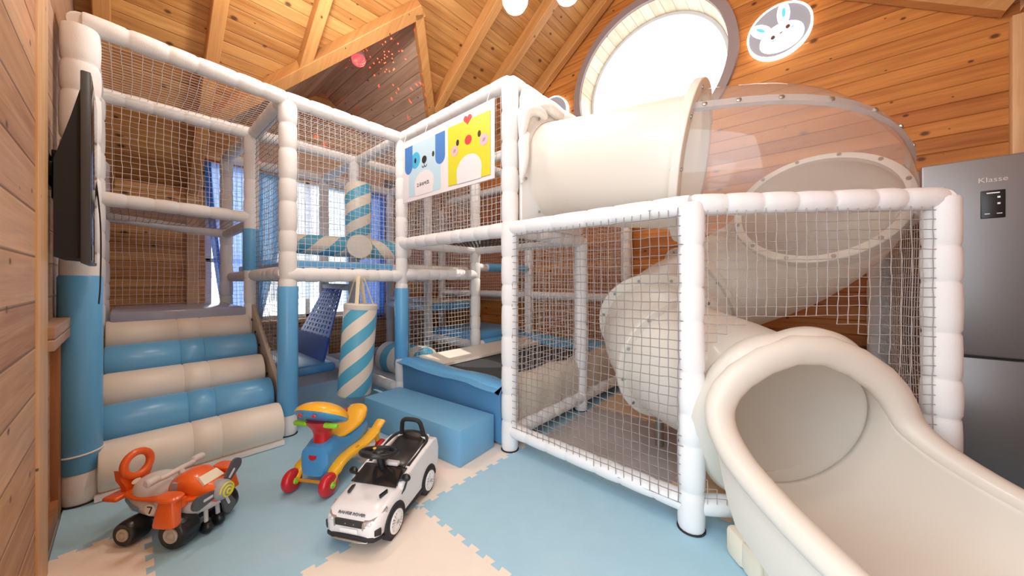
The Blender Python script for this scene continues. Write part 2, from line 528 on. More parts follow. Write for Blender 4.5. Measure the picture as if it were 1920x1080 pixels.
# near wall (the camera stands close to it) and its further, set-back part
m = MB(); m.box((-1.755, YF - .06, 1.7), (1.19, .12, 3.6))
struct(m.build('wall_left', W_LOG, smooth=False))
W_LOG2 = wood('further_wall_pine', (1, 0, 0), (0, 0, 1), 0.165, (0.33, 0.19, 0.12), (0.60, 0.41, 0.29), 0.6, 0.035, seed=.2)
m = MB(); m.prism([(-5.5, -.1), (-2.3, -.1), (-2.3, 4.46), (-5.5, 2.2)], (0, YF - .032, 0), (1, 0, 0), (0, 0, 1), (0, -1, 0), .12)
struct(m.build('wall_left_far', W_LOG2, smooth=False))
m = MB(); m.rbox((-2.245, YF - .038, 1.75), (.235, .09, 3.7), .004)
struct(m.build('trim_3', W_POST), 'upright pine corner board on the near wall')
m = MB(); m.rbox((-3.3, YF - .01, .96), (1.9, .07, .10), .004)
struct(m.build('trim_4', W_LOG2), 'horizontal ledge board behind the tall white post')
m = MB(); m.rbox((-3.02, YF - .03, .45), (.34, .05, .9), .004)
struct(m.build('trim_5', W_DARK), 'dark upright board under the ledge')
m = MB(); m.rbox((-3.9, YF - .03, .05), (3.2, .045, .1), .004)
struct(m.build('baseboard_left', W_DARK))

# right wall
m = MB(); m.box((XR + .06, (YB + YF) / 2, 1.45), (.12, YB - YF + .2, 3.1))
struct(m.build('wall_right', W_GABLE, smooth=False))
m = MB(); m.rbox((XR - .02, YB - .03, 1.48), (.05, .06, 2.96), .004)
struct(m.build('trim_6', W_POST), 'upright pine post in the right corner')

# roof: left slope with the dormer opening cut out, right slope
def zmain(x): return 6.087 + TAN * x
XPK = (DR - 6.087) / TAN                                  # where the dormer ridge meets the slope
zL = DR - DS * (DYM - DY0); zR = DR - DS * (DY1 - DYM)
XL = (zL - 6.087) / TAN; XRR = (zR - 6.087) / TAN
m = MB()
def slope_poly(pts, thick=0.08):
    vs = [Vector((x, y, zmain(x))) for x, y in pts]
    nrm = Vector((-TAN, 0, 1)).normalized() * thick
    n = len(vs)
    m.add(vs + [v + nrm for v in vs], [tuple(range(n)), tuple(reversed(range(n, 2 * n)))] + [(i, (i + 1) % n, (i + 1) % n + n, i + n) for i in range(n)])
slope_poly([(XW - .3, YF - .3), (XRIDGE, YF - .3), (XRIDGE, DYM), (XPK, DYM), (XL, DY0), (XW - .3, DY0)])
slope_poly([(XPK, DYM), (XRIDGE, DYM), (XRIDGE, YB + .3), (XW - .3, YB + .3), (XW - .3, DY1), (XRR, DY1)])
struct(m.build('ceiling', W_ROOF, smooth=False))
m = MB()
vs = [Vector((x, y, roof_z(x) if x > XRIDGE else zmain(x))) for x, y in ((XRIDGE, YF - .3), (XR + .3, YF - .3), (XR + .3, YB + .3), (XRIDGE, YB + .3))]
nrm = Vector((TAN, 0, 1)).normalized() * .08
m.add(vs + [v + nrm for v in vs], [(0, 1, 2, 3), (7, 6, 5, 4)] + [(i, (i + 1) % 4, (i + 1) % 4 + 4, i + 4) for i in range(4)])
struct(m.build('ceiling_right', W_ROOF2, smooth=False))
# dormer slopes and cheeks
m = MB()
def quad_slab(p, nrm, t=.08):
    vs = [Vector(q) for q in p]; nv = Vector(nrm).normalized() * t; n = len(vs)
    m.add(vs + [v + nv for v in vs], [tuple(range(n)), tuple(reversed(range(n, 2 * n)))] + [(i, (i + 1) % n, (i + 1) % n + n, i + n) for i in range(n)])
quad_slab([(XPK, DYM, DR), (XW - .3, DYM, DR), (XW - .3, DY0, zL), (XL, DY0, zL)], (0, -DS, 1))
quad_slab([(XPK, DYM, DR), (XRR, DY1, zR), (XW - .3, DY1, zR), (XW - .3, DYM, DR)], (0, DS, 1))
quad_slab([(XL, DY0, zL), (XW - .3, DY0, zL), (XW - .3, DY0, zmain(XW - .3))], (0, -1, 0), .05)
quad_slab([(XRR, DY1, zR), (XW - .3, DY1, zmain(XW - .3)), (XW - .3, DY1, zR)], (0, 1, 0), .05)
struct(m.build('ceiling_dormer', W_DORM, smooth=False))

# rafters, valley beams: each its own timber
def timber(name, p0, p1, w, d, label, mat=W_BEAM, down=None):
    """rectangular beam hanging below the line p0-p1"""
    p0, p1 = Vector(p0), Vector(p1); t = (p1 - p0).normalized()
    dn = Vector(down) if down else Vector((TAN, 0, -1)).normalized()
    dn = (dn - t * dn.dot(t)).normalized(); s = t.cross(dn).normalized()
    M_ = MB()
    rings = []
    b = .006
    prof = [(-w / 2 + b, 0), (w / 2 - b, 0), (w / 2, b), (w / 2, d - b), (w / 2 - b, d), (-w / 2 + b, d), (-w / 2, d - b), (-w / 2, b)]
    for p in (p0, p1):
        rings.append([p + s * x + dn * y for x, y in prof])
    M_.loft(rings)
    return struct(M_.build(name, mat, smooth=False), label)
def on(x, y): return (x, y, zmain(x) - .002)
timber('trim_7', on(XW, -.12), on(XRIDGE, -.12), .09, .13, 'rafter nearest the near wall')
timber('trim_8', on(XW, .50), on(XRIDGE, .50), .095, .14, 'rafter above the stair rollers')
timber('trim_9', on(-3.86, 1.16), on(XRIDGE, 1.16), .095, .14, 'rafter ending on the left valley beam')
timber('trim_10', on(-3.72, 2.62), on(XRIDGE, 2.62), .10, .15, 'rafter rising from the foot of the right valley beam')
timber('trim_11', on(XW, 3.22), on(XRIDGE, 3.22), .10, .15, 'rafter behind the left pendant lamp')
timber('trim_12', on(XW, 3.875), on(XRIDGE, 3.875), .10, .15, 'rafter against the gable wall')
timber('trim_13', on(XL - .02, DY0), on(XPK + .03, DYM + .02), .11, .15, 'left valley beam of the dormer')
timber('trim_14', on(XRR, DY1), on(XPK - .01, DYM), .09, .15, 'right valley beam of the dormer')
timber('trim_15', (XRIDGE, YB - .06, roof_z(XRIDGE)), (XR, YB - .06, roof_z(XR)), .10, .14, 'rafter of the right roof slope on the gable wall', down=(-TAN, 0, -1))
timber('trim_16', (XW + .05, .50, 0), (XW + .05, .50, 2.26), .10, .07, 'upright post left of the blue curtain', W_POST, down=(1, 0, 0))

# window behind the curtains
w2 = thing('window_2', None, None, (XW - .06, 1.74, WZ0))
w2['kind'] = 'structure'; w2['label'] = 'wide white framed window behind the curtains'
fr = MB()
for y in (WY0 + .03, 1.16, 1.72, 2.29, WY1 - .03):
    fr.rbox((XW - .05, y, (WZ0 + WZ1) / 2), (.06, .06, WZ1 - WZ0), .006)
for z in (WZ0 + .03, WZ1 - .03, 1.45):
    fr.rbox((XW - .05, (WY0 + WY1) / 2, z), (.06, WY1 - WY0, .05), .006)
fr.build('window_frame', WHITEP, w2, world=True)
for a, b in ((WY0, 1.16), (1.16, 1.72), (1.72, 2.29), (2.29, WY1)):
    p = MB(); p.box((XW - .05, (a + b) / 2, (WZ0 + WZ1) / 2), (.006, b - a - .05, WZ1 - WZ0 - .05))
    p.build('glass_pane', GLASS, w2, world=True)
sl = MB(); sl.rbox((XW + .05, 1.74, WZ0 - .025), (.16, 2.4, .05), .006)
sl.build('window_sill', W_BEAM, w2, world=True)

# ------------------------------------------------------------------ foam mats
GX = [-4.36, -3.40, -2.46, -1.575, -0.62, 0.34, 1.02]
GY = [-0.22, 0.067, 1.035, 2.0, 2.97, 3.93]
def seam(p, q, tabs=True):
    """interlocking edge from p to q, shared by the two tiles"""
    p, q = Vector((*p, 0)), Vector((*q, 0)); L_ = (q - p).length
    if not tabs: return [p, q]
    t = (q - p) / L_; nn = Vector((-t.y, t.x, 0)); k = max(2, round(L_ / .094)); w = L_ / k; a = .0125
    pts = [p]
    for i in range(k):
        for fx, fy in ((.27, -a), (.21, a), (.79, a), (.73, -a)):
            pts.append(p + t * (w * (i + fx)) + nn * fy)
    pts.append(q)
    return pts
def edge_h(i, j):   # along x at GY[j]
    return seam((GX[i], GY[j]), (GX[i + 1], GY[j]), 0 < j < len(GY) - 1)
def edge_v(i, j):   # along y at GX[i]
    return seam((GX[i], GY[j]), (GX[i], GY[j + 1]), 0 < i < len(GX) - 1)
kinds = {
    (0, 0): 'b', (1, 0): 'b', (2, 0): 'c', (3, 0): 'b', (4, 0): 'c', (5, 0): 'b',
    (0, 1): 'b', (1, 1): 'b', (2, 1): 'b', (3, 1): 'c', (4, 1): 'b', (5, 1): 'b',
    (0, 2): 'b', (1, 2): 'b', (2, 2): 'c', (3, 2): 'b', (4, 2): 'b', (5, 2): 'b',
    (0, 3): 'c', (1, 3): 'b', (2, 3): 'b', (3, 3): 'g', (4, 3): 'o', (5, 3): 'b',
    (0, 4): 'b', (1, 4): 'c', (2, 4): 'b', (3, 4): 'o', (4, 4): 'b', (5, 4): 'b'}
mat_labels = {
    (1, 0): 'light blue foam mat under the foot of the tall left post',
    (2, 0): 'cream foam mat at the bottom left, behind the plane ride-on wheels',
    (1, 1): 'light blue foam mat in front of the striped stair rollers',
    (2, 1): 'light blue foam mat between the plane ride-on and the white toy car',
    (3, 1): 'cream foam mat at the bottom, in front of the white toy car',
    (1, 2): 'light blue foam mat at the left end of the blue foam step',
    (2, 2): 'cream foam mat under the blue foam step and the rear of the toy car',
    (3, 2): 'light blue foam mat in the open floor, front edge under the netted bay',
    (4, 2): 'light blue foam mat under the near side of the slide chute',
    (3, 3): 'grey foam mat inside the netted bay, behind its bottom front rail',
    (4, 3): 'warm cream foam mat below the slide mouth',
    (3, 4): 'warm cream foam mat at the back of the netted bay',
    (0, 2): 'blue foam mat under the deck, behind the punching bag',
    (0, 3): 'cream foam mat under the striped roller',
}
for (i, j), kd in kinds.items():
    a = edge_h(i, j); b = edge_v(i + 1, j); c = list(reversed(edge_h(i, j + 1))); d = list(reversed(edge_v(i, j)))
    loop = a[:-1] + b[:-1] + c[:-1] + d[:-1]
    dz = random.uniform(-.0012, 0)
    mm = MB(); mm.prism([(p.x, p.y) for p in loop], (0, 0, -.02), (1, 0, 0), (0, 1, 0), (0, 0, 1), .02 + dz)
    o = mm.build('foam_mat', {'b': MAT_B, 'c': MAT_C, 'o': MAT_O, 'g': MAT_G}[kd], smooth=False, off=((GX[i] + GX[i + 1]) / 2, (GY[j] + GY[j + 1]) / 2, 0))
    lab = mat_labels.get((i, j))
    if lab: tag(o, lab, 'mat', 'interlocking foam floor mats')
    else: tag(o, 'foam mat of the puzzle floor hidden by the play structure or the frame edge', 'mat', 'foam mats out of sight')

# ------------------------------------------------------------------ curtains
def curtain(name, y0t, y1t, y0b, y1b, zt, zb, mat, label, x=XW + .085, folds=7, amp=.018, gather=1.0, ph=0.0):
    mm = MB(); nu, nv = folds * 8, 20; vs = []; fs = []
    for j in range(nv + 1):
        t = j / nv; e = t ** gather
        ya = y0t + (y0b - y0t) * e; yb = y1t + (y1b - y1t) * e
        z = zt + (zb - zt) * t
        for i in range(nu + 1):
            s = i / nu
            w = sin(s * folds * 2 * pi + ph) + .4 * sin(s * folds * 4.6 * pi + 1 + 2 * t)
            vs.append((x + amp * w * (0.6 + .6 * t), ya + (yb - ya) * s, z))
    for j in range(nv):
        for i in range(nu):
            a = j * (nu + 1) + i
            fs.append((a, a + 1, a + nu + 2, a + nu + 1))
    mm.add(vs, fs)
    o = mm.build(name, mat, off=(x, (y0t + y1t) / 2, zb), angle=180)
    return tag(o, label, 'curtain')
SH_W = sheer('white_sheer', (0.74, 0.79, 0.86), .12, .5)
SH_LB = sheer('pale_blue_sheer', (0.24, 0.38, 0.74), .05, .7)
SH_B = sheer('blue_sheer', (0.07, 0.27, 0.48), .08, .6)
SH_DB = sheer('royal_blue_cloth', (0.05, 0.15, 0.48), .05, .5)
SH_ED = sheer('blue_edge_cloth', (0.07, 0.19, 0.50), .03, .5)
curtain('curtain', .62, 1.06, .78, 1.05, 2.60, .80, SH_LB, 'pale blue sheer curtain behind the back left post', x=XW + .07, amp=.012)
curtain('curtain', .60, .66, .76, .84, 2.60, .79, SH_ED, 'blue curtain edge sweeping down to the left end of the windows', x=XW + .115, folds=2, gather=1.6, amp=.01)
curtain('curtain', 1.07, 1.50, 1.04, 1.16, 2.59, .74, SH_B, 'teal blue curtain gathered to the left behind the near white post', folds=6, gather=1.2)
curtain('curtain', 1.30, 1.93, 1.26, 2.0, 2.57, .95, SH_W, 'white sheer curtain in the middle of the windows', x=XW + .035, folds=8, amp=.008)
curtain('curtain', 1.94, 2.26, 1.98, 2.4, 2.57, .80, sheer('grey_blue_sheer', (.30, .45, .58), .3, .7), 'grey blue sheer curtain left of the striped windmill arm', folds=6)
curtain('curtain', 2.36, 2.82, 2.34, 2.80, 2.60, .62, SH_DB, 'royal blue curtain at the right end of the windows', folds=7, x=XW + .135, amp=.014)
rod = MB(); rod.tube([(XW + .09, .6, 2.615), (XW + .09, 2.85, 2.615)], .012)
tag(rod.build('curtain_rod', plain('red_brown_rod', (.30, .06, .03), .5), off=(XW + .09, 1.7, 2.615)), 'thin red brown curtain rod above all the curtains', 'curtain rod')

# ------------------------------------------------------------------ play structure frame
frame = thing('playground_frame', 'white padded two-level indoor play frame with nets beside the windows', 'play frame', (-2.3, 1.8, 0))
rnd = random.Random(3)

def padded(p0, p1, r=.05, seg=.17, ends=True):
    p0, p1 = Vector(p0), Vector(p1); L_ = (p1 - p0).length; t = (p1 - p0) / L_
    k = max(1, round(L_ / seg)); cuts = [0.0]
    for i in range(1, k): cuts.append((i + rnd.uniform(-.18, .18)) / k * L_)
    cuts.append(L_)
    path, rad = [], []
    for a, b in zip(cuts[:-1], cuts[1:]):
        w = b - a; rr = r * rnd.uniform(.98, 1.03)
        for s, f in ((.004, .91), (.014, .985), (w * .35, 1.02), (w * .65, 1.02), (w - .014, .985), (w - .004, .91)):
            path.append(p0 + t * (a + s)); rad.append(rr * f)
    mm = MB(); mm.tube(path, rad, 16)
    return mm

def post(x, y, z0=0.0, z1=2.60, r=.06, sleeve=None, foot=True):
    o = padded((x, y, z0), (x, y, z1), r, .2).build('post', FOAM, frame, world=True, angle=60)
    for s in sleeve or ():
        mm = MB(); mm.tube([(x, y, s[0]), (x, y, s[0] + .01), (x, y, s[1] - .01), (x, y, s[1])], [r + .002, r + .008, r + .008, r + .002], 24)
        sl = mm.build('blue_sleeve', BLUE, o, world=True); sl['label'] = 'glossy blue vinyl sleeve'
    if foot and z0 == 0:
        mm = MB(); mm.tube([(x, y, 0), (x, y, .006)], r + .004, 20)
        mm.build('foot_ring', BLACKM, o, world=True)
    return o

def rail(p0, p1, r=.054, seg=.17):
    return padded(p0, p1, r, seg).build('rail', FOAM, frame, world=True, angle=60)

XA, XB, XC, XD = -3.08, -4.06, -5.1, -1.63
YA, YB1, YC, YD, YE = -.165, .82, 1.82, 2.81, 3.84
tall = post(-3.0, YA, z1=2.58, r=.072, sleeve=[(.17, 1.23)])
mm = MB(); mm.tube([(-3.0 + .082 * cos(a * pi / 12), YA + .082 * sin(a * pi / 12), .27 + .006 * sin(a * pi / 12)) for a in range(24)], .005, 6, loop=True)
mm.build('rope_tie', NET, tall, world=True)
post(XA - .01, YB1 + .02, r=.062, sleeve=[(.16, 1.16)])
post(XA, YC, r=.06, sleeve=[(.44, 1.13)])
post(XB, YB1 - .02, sleeve=[(1.30, 1.70)]); post(XC, YB1 - .05)
post(XB, YC - .04); post(XC, YC)
post(XC, YD); post(XB, YD); post(XA, YD, .0); post(XA, YE); post(XC, YE)
post(XB, YA); post(XC, YA, z1=2.4)
post(XD, YC, r=.06); post(XD, YD, z1=1.6); post(XD, YE)
post(-.447, YC, z1=1.58, r=.06)
post(.43, 2.44, z1=1.58, r=.062); post(.37, YE, z1=1.58)

# top rails z 2.62
ZT = 2.62
for a, b in (((-3.0, YA, ZT), (XA, YB1, ZT)), ((XA, YB1, ZT), (XA, YC, ZT)), ((XA, YC, ZT), (XD, YC, ZT)), ((XD, YC, ZT), (XD, YD, ZT)),
             ((XB, YA, ZT), (XB, YB1, ZT)), ((XB, YB1, ZT), (XB, YC, ZT)), ((XB, YC, ZT), (XB, YD, ZT)),
             ((-3.0, YA, ZT), (XB, YA, ZT)), ((XA, YB1, ZT), (XB, YB1, ZT)), ((XA, YC, ZT), (XB, YC, ZT)),
             ((XB, YB1, ZT), (XC, YB1 - .05, ZT)), ((XB, YC, ZT), (XC, YC, ZT)), ((XC, YB1 - .05, ZT), (XC, YC, ZT)), ((XC, YC, ZT), (XC, YD, ZT)),
             ((XC, YD, ZT), (XB, YD, ZT)), ((XB, YD, ZT), (XA, YD, ZT)), ((XA, YC, ZT), (XA, YD, ZT)), ((XA, YD, ZT), (XA, YE, ZT)),
             ((XC, YE, ZT), (XA, YE, ZT)), ((XA, YE, ZT), (XD, YE, ZT)), ((XC, YD, ZT), (XC, YE, ZT)), ((XA, YD, ZT), (XD, YD, ZT)), ((XD, YD, ZT), (XD, YE, ZT))):
    rail(a, b)
# mid rails
rail((XB, YA, 1.83), (XB, YB1 - .02, 1.81)); rail((XC, YA, 1.82), (XC, YB1 - .05, 1.74), .045); rail((XC, YB1 - .05, 1.74), (XB, YB1 - .02, 1.76), .045)
rail((XA, YB1, 1.25), (XA, YC, 1.25), .056, .13)                      # deck beam over the punching bag
rail((XB, YB1, 1.255), (XA, YB1, 1.265)); rail((XB, YC, 1.25), (XA, YC, 1.25)); rail((XB, YB1, 1.25), (XB, YC, 1.25))
o = rail((XC, YB1, 1.25), (XB, YB1, 1.25)); rail((XC, YB1, 1.25), (XC, YC, 1.25)); rail((XC, YC, 1.25), (XB, YC, 1.25))
rail((XC, YC, 1.25), (XC, YD, 1.25)); rail((XB, YC, 1.25), (XB, YD, 1.25))
rail((XC, YC, 1.13), (XB, YC - .02, 1.12), .04, .07)                  # bar carrying the strap belt
rail((XA, YC, 1.265), (XA, YD, 1.275), .058, .14)
rail((XA, YC, 1.57), (XD, YC, 1.57)); rail((XA, YC, 1.57), (XA, YD, 1.57), .045); rail((XA, YD, 1.57), (XD, YD, 1.57), .045); rail((XD, YC, 1.57), (XD, YD, 1.57))
# netted bay on the right
rail((XD, YC, 1.572), (-.447, YC, 1.568), .052, .2); rail((-.447, YC, 1.568), (.43, 2.44, 1.572), .052, .16)
rail((.43, 2.44, 1.57), (.37, YE, 1.57)); rail((XD, YC, .14), (-.447, YC, .12), .048, .16); rail((-.447, YC, .12), (.43, 2.44, .12), .048)
rail((XD, YC, .12), (XD, YD, .12)); rail((XD, YD, .12), (XD, YE, .12)); rail((XD, YE, 1.0), (.37, YE, 1.0)) if False else None
rail((XC, YE, 1.0), (XD, YE, 1.0), .05)
rail((.43, 2.44, .12), (.37, YE, .12))
# lower rails behind
rail((XC, YD, .83), (XB, YD, .83)); rail((XC, YD, .93), (XB, YD, .93), .035); rail((XB, YD, .42), (XA, YD, .42)); rail((XC, YC, .12), (XA, YC, .12)); rail((XC, YB1, .12), (XC, YC, .12)); rail((XC, YC, .12), (XC, YD, .12))
rl = rail((XA, YD, 1.37), (XA, YE, 1.37), .046)
mm = MB(); mm.tube([(XA, 3.0, 1.37), (XA, YE - .06, 1.37)], .054, 18); mm.build('blue_sleeve', BLUE, rl, world=True)['label'] = 'blue vinyl sleeve on the rail'
rl = rail((XA, YD, .42), (XA, YE, .42), .05)
mm = MB(); mm.tube([(XA, 2.92, .42), (XA, YE - .06, .42)], .058, 18); mm.build('blue_sleeve', BLUE, rl, world=True)['label'] = 'blue vinyl sleeve on the rail'

# ---- slide path is needed first: the nets keep clear of it
PATH = spline([(-1.62, 2.31, 2.07), (-1.1, 2.31, 1.99), (-.56, 2.30, 1.91), (-.16, 2.43, 1.82), (.0, 2.78, 1.62), (-.2, 3.13, 1.38),
               (-.55, 3.22, 1.18), (-.84, 2.98, .98), (-.88, 2.66, .82), (-.66, 2.38, .69), (-.34, 2.26, .61), (-.08, 2.06, .54)], 8)
TR = .395

def in_slide(p, extra=.03):
    for q in PATH[::2]:
        if (p - q).length < TR + extra: return True
    d = p - Vector((-.08, 2.05, .56))
    return d.length < .47

def net(p00, p10, p01, p11, cell=.046, mat=NET, r=.0021, skip=None, jit=.12, sag=0.0, name='net_panel'):
    p00, p10, p01, p11 = map(Vector, (p00, p10, p01, p11))
    nu = max(2, round(((p10 - p00).length + (p11 - p01).length) / 2 / cell)); nv = max(2, round(((p01 - p00).length + (p11 - p10).length) / 2 / cell))
    nrm = (p10 - p00).cross(p01 - p00).normalized()
    rg = random.Random(nu * 31 + nv * 7 + int(p00.x * 100) + int(p00.z * 10))
    wu = [rg.uniform(-1, 1) for _ in range(6)]
    K = []
    for i in range(nu + 1):
        row = []
        for j in range(nv + 1):
            u, v = i / nu, j / nv
            p = (p00 * (1 - u) + p10 * u) * (1 - v) + (p01 * (1 - u) + p11 * u) * v
            if 0 < i < nu and 0 < j < nv:
                e = min(1, 4 * u * (1 - u) * 4 * v * (1 - v) * 1.0)
                p = p + nrm * (.012 * e * (sin(5 * u + wu[0] * 3) * wu[1] + sin(6 * v + wu[2] * 3) * wu[3])) \
                    + (p10 - p00).normalized() * (cell * jit * rg.uniform(-.5, .5) + .008 * e * sin(7 * v + wu[4] * 3)) \
                    + (p01 - p00).normalized() * (cell * jit * rg.uniform(-.5, .5) + .008 * e * sin(6 * u + wu[5] * 3))
                p.z -= sag * 16 * u * (1 - u) * v * (1 - v)
            row.append(p)
        K.append(row)
    mm = MB()
    def run(line):
        cur = []
        for p in line:
            if skip and skip(p):
                if len(cur) > 1: mm.tube(cur, r, 3, cap=False)
                cur = []
            else: cur.append(p)
        if len(cur) > 1: mm.tube(cur, r, 3, cap=False)
    for i in range(nu + 1): run(K[i])
    for j in range(nv + 1): run([K[i][j] for i in range(nu + 1)])
    o = mm.build(name, mat, frame, world=True, smooth=True, angle=180)
    return o

def vnet(x0, y0, x1, y1, z0, z1, **k): return net((x0, y0, z0), (x1, y1, z0), (x0, y0, z1), (x1, y1, z1), **k)
def hnet(x0, x1, y0, y1, z, **k): return net((x0, y0, z), (x1, y0, z), (x0, y1, z), (x1, y1, z), **k)
# roof nets
hnet(XA, XB, YA + .05, YB1, 2.64); hnet(XA, XB, YB1, YC, 2.64); hnet(XB, XC, YB1, YC, 2.64); hnet(XA, XB, YC, YD, 2.64); hnet(XB, XC, YC, YD, 2.64)
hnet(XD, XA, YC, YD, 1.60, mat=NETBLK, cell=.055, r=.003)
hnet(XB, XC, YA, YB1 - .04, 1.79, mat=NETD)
# stair bay
vnet(XB, YA, XB, YB1, 1.86, 2.6); vnet(XC, YA, XC, YB1, .97, 1.76)
vnet(XB, YA, XC, YA, .97, 2.3)
# nets round the punching-bag bay
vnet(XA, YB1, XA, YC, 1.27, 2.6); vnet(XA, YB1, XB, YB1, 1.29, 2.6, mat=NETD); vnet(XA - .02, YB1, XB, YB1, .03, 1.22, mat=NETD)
vnet(XC, YB1, XC, YC, .03, 2.6); vnet(XC, YC, XC, YD, .03, 2.6); vnet(XC, YD, XB, YD, 1.3, 2.6); vnet(XC, YD, XB, YD, .05, .8)
vnet(XC, YD, XC, YE, 1.0, 2.6); vnet(XB, YD, XA, YD, 1.35, 2.6)
# trampoline bay
vnet(XA, YC, XD, YC, 1.6, 2.6); vnet(XA, YC, XA, YD, 1.33, 2.6); vnet(XA, YC, XA, YD, .42, 1.22)
vnet(XA, YE, XD, YE, .45, 2.6); vnet(XC, YE, XA, YE, .9, 2.6)
vnet(XD, YC, XD, YD, .45, 1.54); vnet(XD, YD, XD, YE, .45, 2.6)
# netted bay on the right
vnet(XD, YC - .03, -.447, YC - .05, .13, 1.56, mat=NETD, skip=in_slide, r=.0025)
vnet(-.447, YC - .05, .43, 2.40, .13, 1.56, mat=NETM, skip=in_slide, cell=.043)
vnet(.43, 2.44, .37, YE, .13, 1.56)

# deck pads, steps
def pad(x0, x1, y0, y1, z, h, mat, lab=None, b=.02, par=frame, name='deck_pad'):
    mm = MB(); mm.rbox(((x0 + x1) / 2, (y0 + y1) / 2, z + h / 2), (abs(x1 - x0), abs(y1 - y0), h), b)
    o = mm.build(name, mat, par, world=True)
    if lab: o['label'] = lab
    return o
pad(XB + .02, XA - .03, YB1 + .07, YC - .07, 1.30, .07, BLUE, 'blue vinyl deck pad')
pad(XC + .05, XB - .02, YB1 + .05, YC - .05, 1.30, .07, plain('grey_vinyl', (.30, .34, .40), .45), 'grey deck pad')
pad(XC + .05, XB - .02, YC + .05, YD - .05, 1.30, .07, BLUE)
pad(XB + .05, XA - .06, YC + .05, YD - .05, 1.27, .10, CREAM, 'cream deck pad')
pad(XC + .04, XB + .05, YA + .08, YB1 - .07, .86, .10, plain('glossy_slate_vinyl', (.36, .40, .52), .18), 'glossy slate platform above the stair rollers')
pad(XC + .06, XB - .02, YD + .07, YE - .1, .76, .12, BLUE, 'blue upper step pad')
pad(XC + .06, XB - .04, YD + .10, YE - .1, .882, .02, BEIGE, 'beige top sheet of the step')
pad(XB + .02, XA - .06, YD + .07, YE - .1, .44, .11, BLUE, 'blue lower step pad')
# blue strap belt hanging from the bar, with its bench slab
belt = MB()
tl, tr_, bl_, br_ = Vector((-5.02, 1.80, 1.10)), Vector((-4.42, 1.80, 1.10)), Vector((-4.42, 1.22, .42)), Vector((-3.42, 1.22, .42))
def bp(u, v): return (tl * (1 - u) + tr_ * u) * (1 - v) + (bl_ * (1 - u) + br_ * u) * v
ns = 9
for i in range(ns):
    u0, u1 = (i + .12) / ns, (i + .80) / ns
    off = Vector((0, 0, .006 * (i % 2)))
    pts = [(bp(u0, v / 12) + off, bp(u1, v / 12) + off) for v in range(10)]
    vs = []; fs = []
    for a, b in pts: vs += [a, b, a + Vector((0, -.006, .008)), b + Vector((0, -.006, .008))]
    for q in range(len(pts) - 1):
        o_ = q * 4
        fs += [(o_, o_ + 1, o_ + 5, o_ + 4), (o_ + 2, o_ + 6, o_ + 7, o_ + 3), (o_, o_ + 4, o_ + 6, o_ + 2), (o_ + 1, o_ + 3, o_ + 7, o_ + 5)]
    belt.add(vs, fs)
for q in range(11):
    v0 = .06 + q * .062; off = Vector((0, -.012, .008))
    a, b, c, d = bp(.02, v0), bp(.98, v0), bp(.98, v0 + .026), bp(.02, v0 + .026)
    belt.add([a + off, b + off, c + off, d + off, a, b, c, d], [(0, 1, 2, 3), (7, 6, 5, 4), (0, 4, 5, 1), (2, 6, 7, 3)])
STRAP = plain('royal_blue_strap', (.035, .13, .60), .35)
belt.build('strap_belt', STRAP, frame, world=True, smooth=False)['label'] = 'royal blue woven strap belt'
bs = MB()
a, b, c, d = bp(.0, .72), bp(1, .72), bp(1, 1.02), bp(0, 1.02); off = Vector((0, -.02, .015))
bs.add([a, b, c, d, a + off, b + off, c + off, d + off], [(0, 1, 2, 3), (7, 6, 5, 4), (0, 4, 5, 1), (1, 5, 6, 2), (2, 6, 7, 3), (3, 7, 4, 0)])
bs.build('belt_apron', plain('navy_blue_cloth', (.02, .08, .40), .6), frame, world=True, smooth=False)['label'] = 'navy apron at the foot of the strap belt'
bm_ = MB(); bm_.rbox((-3.88, 1.09, .405), (1.08, .42, .085), .035, seg=4)
bm_.build('bench_pad', plain('bench_blue_vinyl', (.05, .19, .42), .3), frame, world=True)['label'] = 'deep blue padded bench slab'
st = MB()
for xx in (-4.95, -4.55, -4.15):
    st.tube([(xx, 1.80, 1.12), (xx + .05, 1.4, .66)], .004, 6)
# side board of the rollers with eyelets
sb = MB(); sb.prism([(-3.16, .04), (-4.10, .72), (-4.10, .97), (-4.02, .99), (-3.20, .40), (-3.16, .30)], (0, YB1 - .03, 0), (1, 0, 0), (0, 0, 1), (0, 1, 0), .03)
sbo = sb.build('side_panel', plain('tan_vinyl', (.50, .40, .30), .5, bump=.2, bscale=10), frame, world=True); sbo['label'] = 'tan vinyl side panel laced beside the rollers'
for i in range(6):
    t = (i + .5) / 6; e = MB(); e.lathe([(.009, 0), (.014, .004), (.009, .008)], (-3.22 - .80 * t, YB1 - .035, .27 + .62 * t), (0, -1, 0), 12)
    e.build('eyelet', BLACKM, sbo, world=True)

# ------------------------------------------------------------------ stair rollers: a thing of its own
ramp = thing('roller_stair', 'soft stair of five padded rollers in cream and blue beside the tall left post', 'soft stair', (-3.5, .33, 0))
cen = [(-3.03, .14), (-3.29, .285), (-3.55, .435), (-3.81, .59), (-4.07, .755)]
for i, (x, z) in enumerate(cen):
    mm = MB(); y0, y1 = YA + .06, YB1 - .05; R = .142
    ys = [y0, y0 + .004, y0 + .02]; rr = [R * .86, R * .96, R]
    for s in (.44, .60):
        yy = y0 + (y1 - y0) * s; ys += [yy - .008, yy, yy + .008]; rr += [R, R * .945, R]
    ys += [y1 - .02, y1 - .004, y1]; rr += [R, R * .96, R * .86]
    mm.tube([(x, y, z) for y in ys], rr, 40)
    o = mm.build('roller', CREAM if i % 2 == 0 else BLUE, ramp, world=True, angle=50)
    o['label'] = ('cream' if i % 2 == 0 else 'sky blue') + ' vinyl roller'
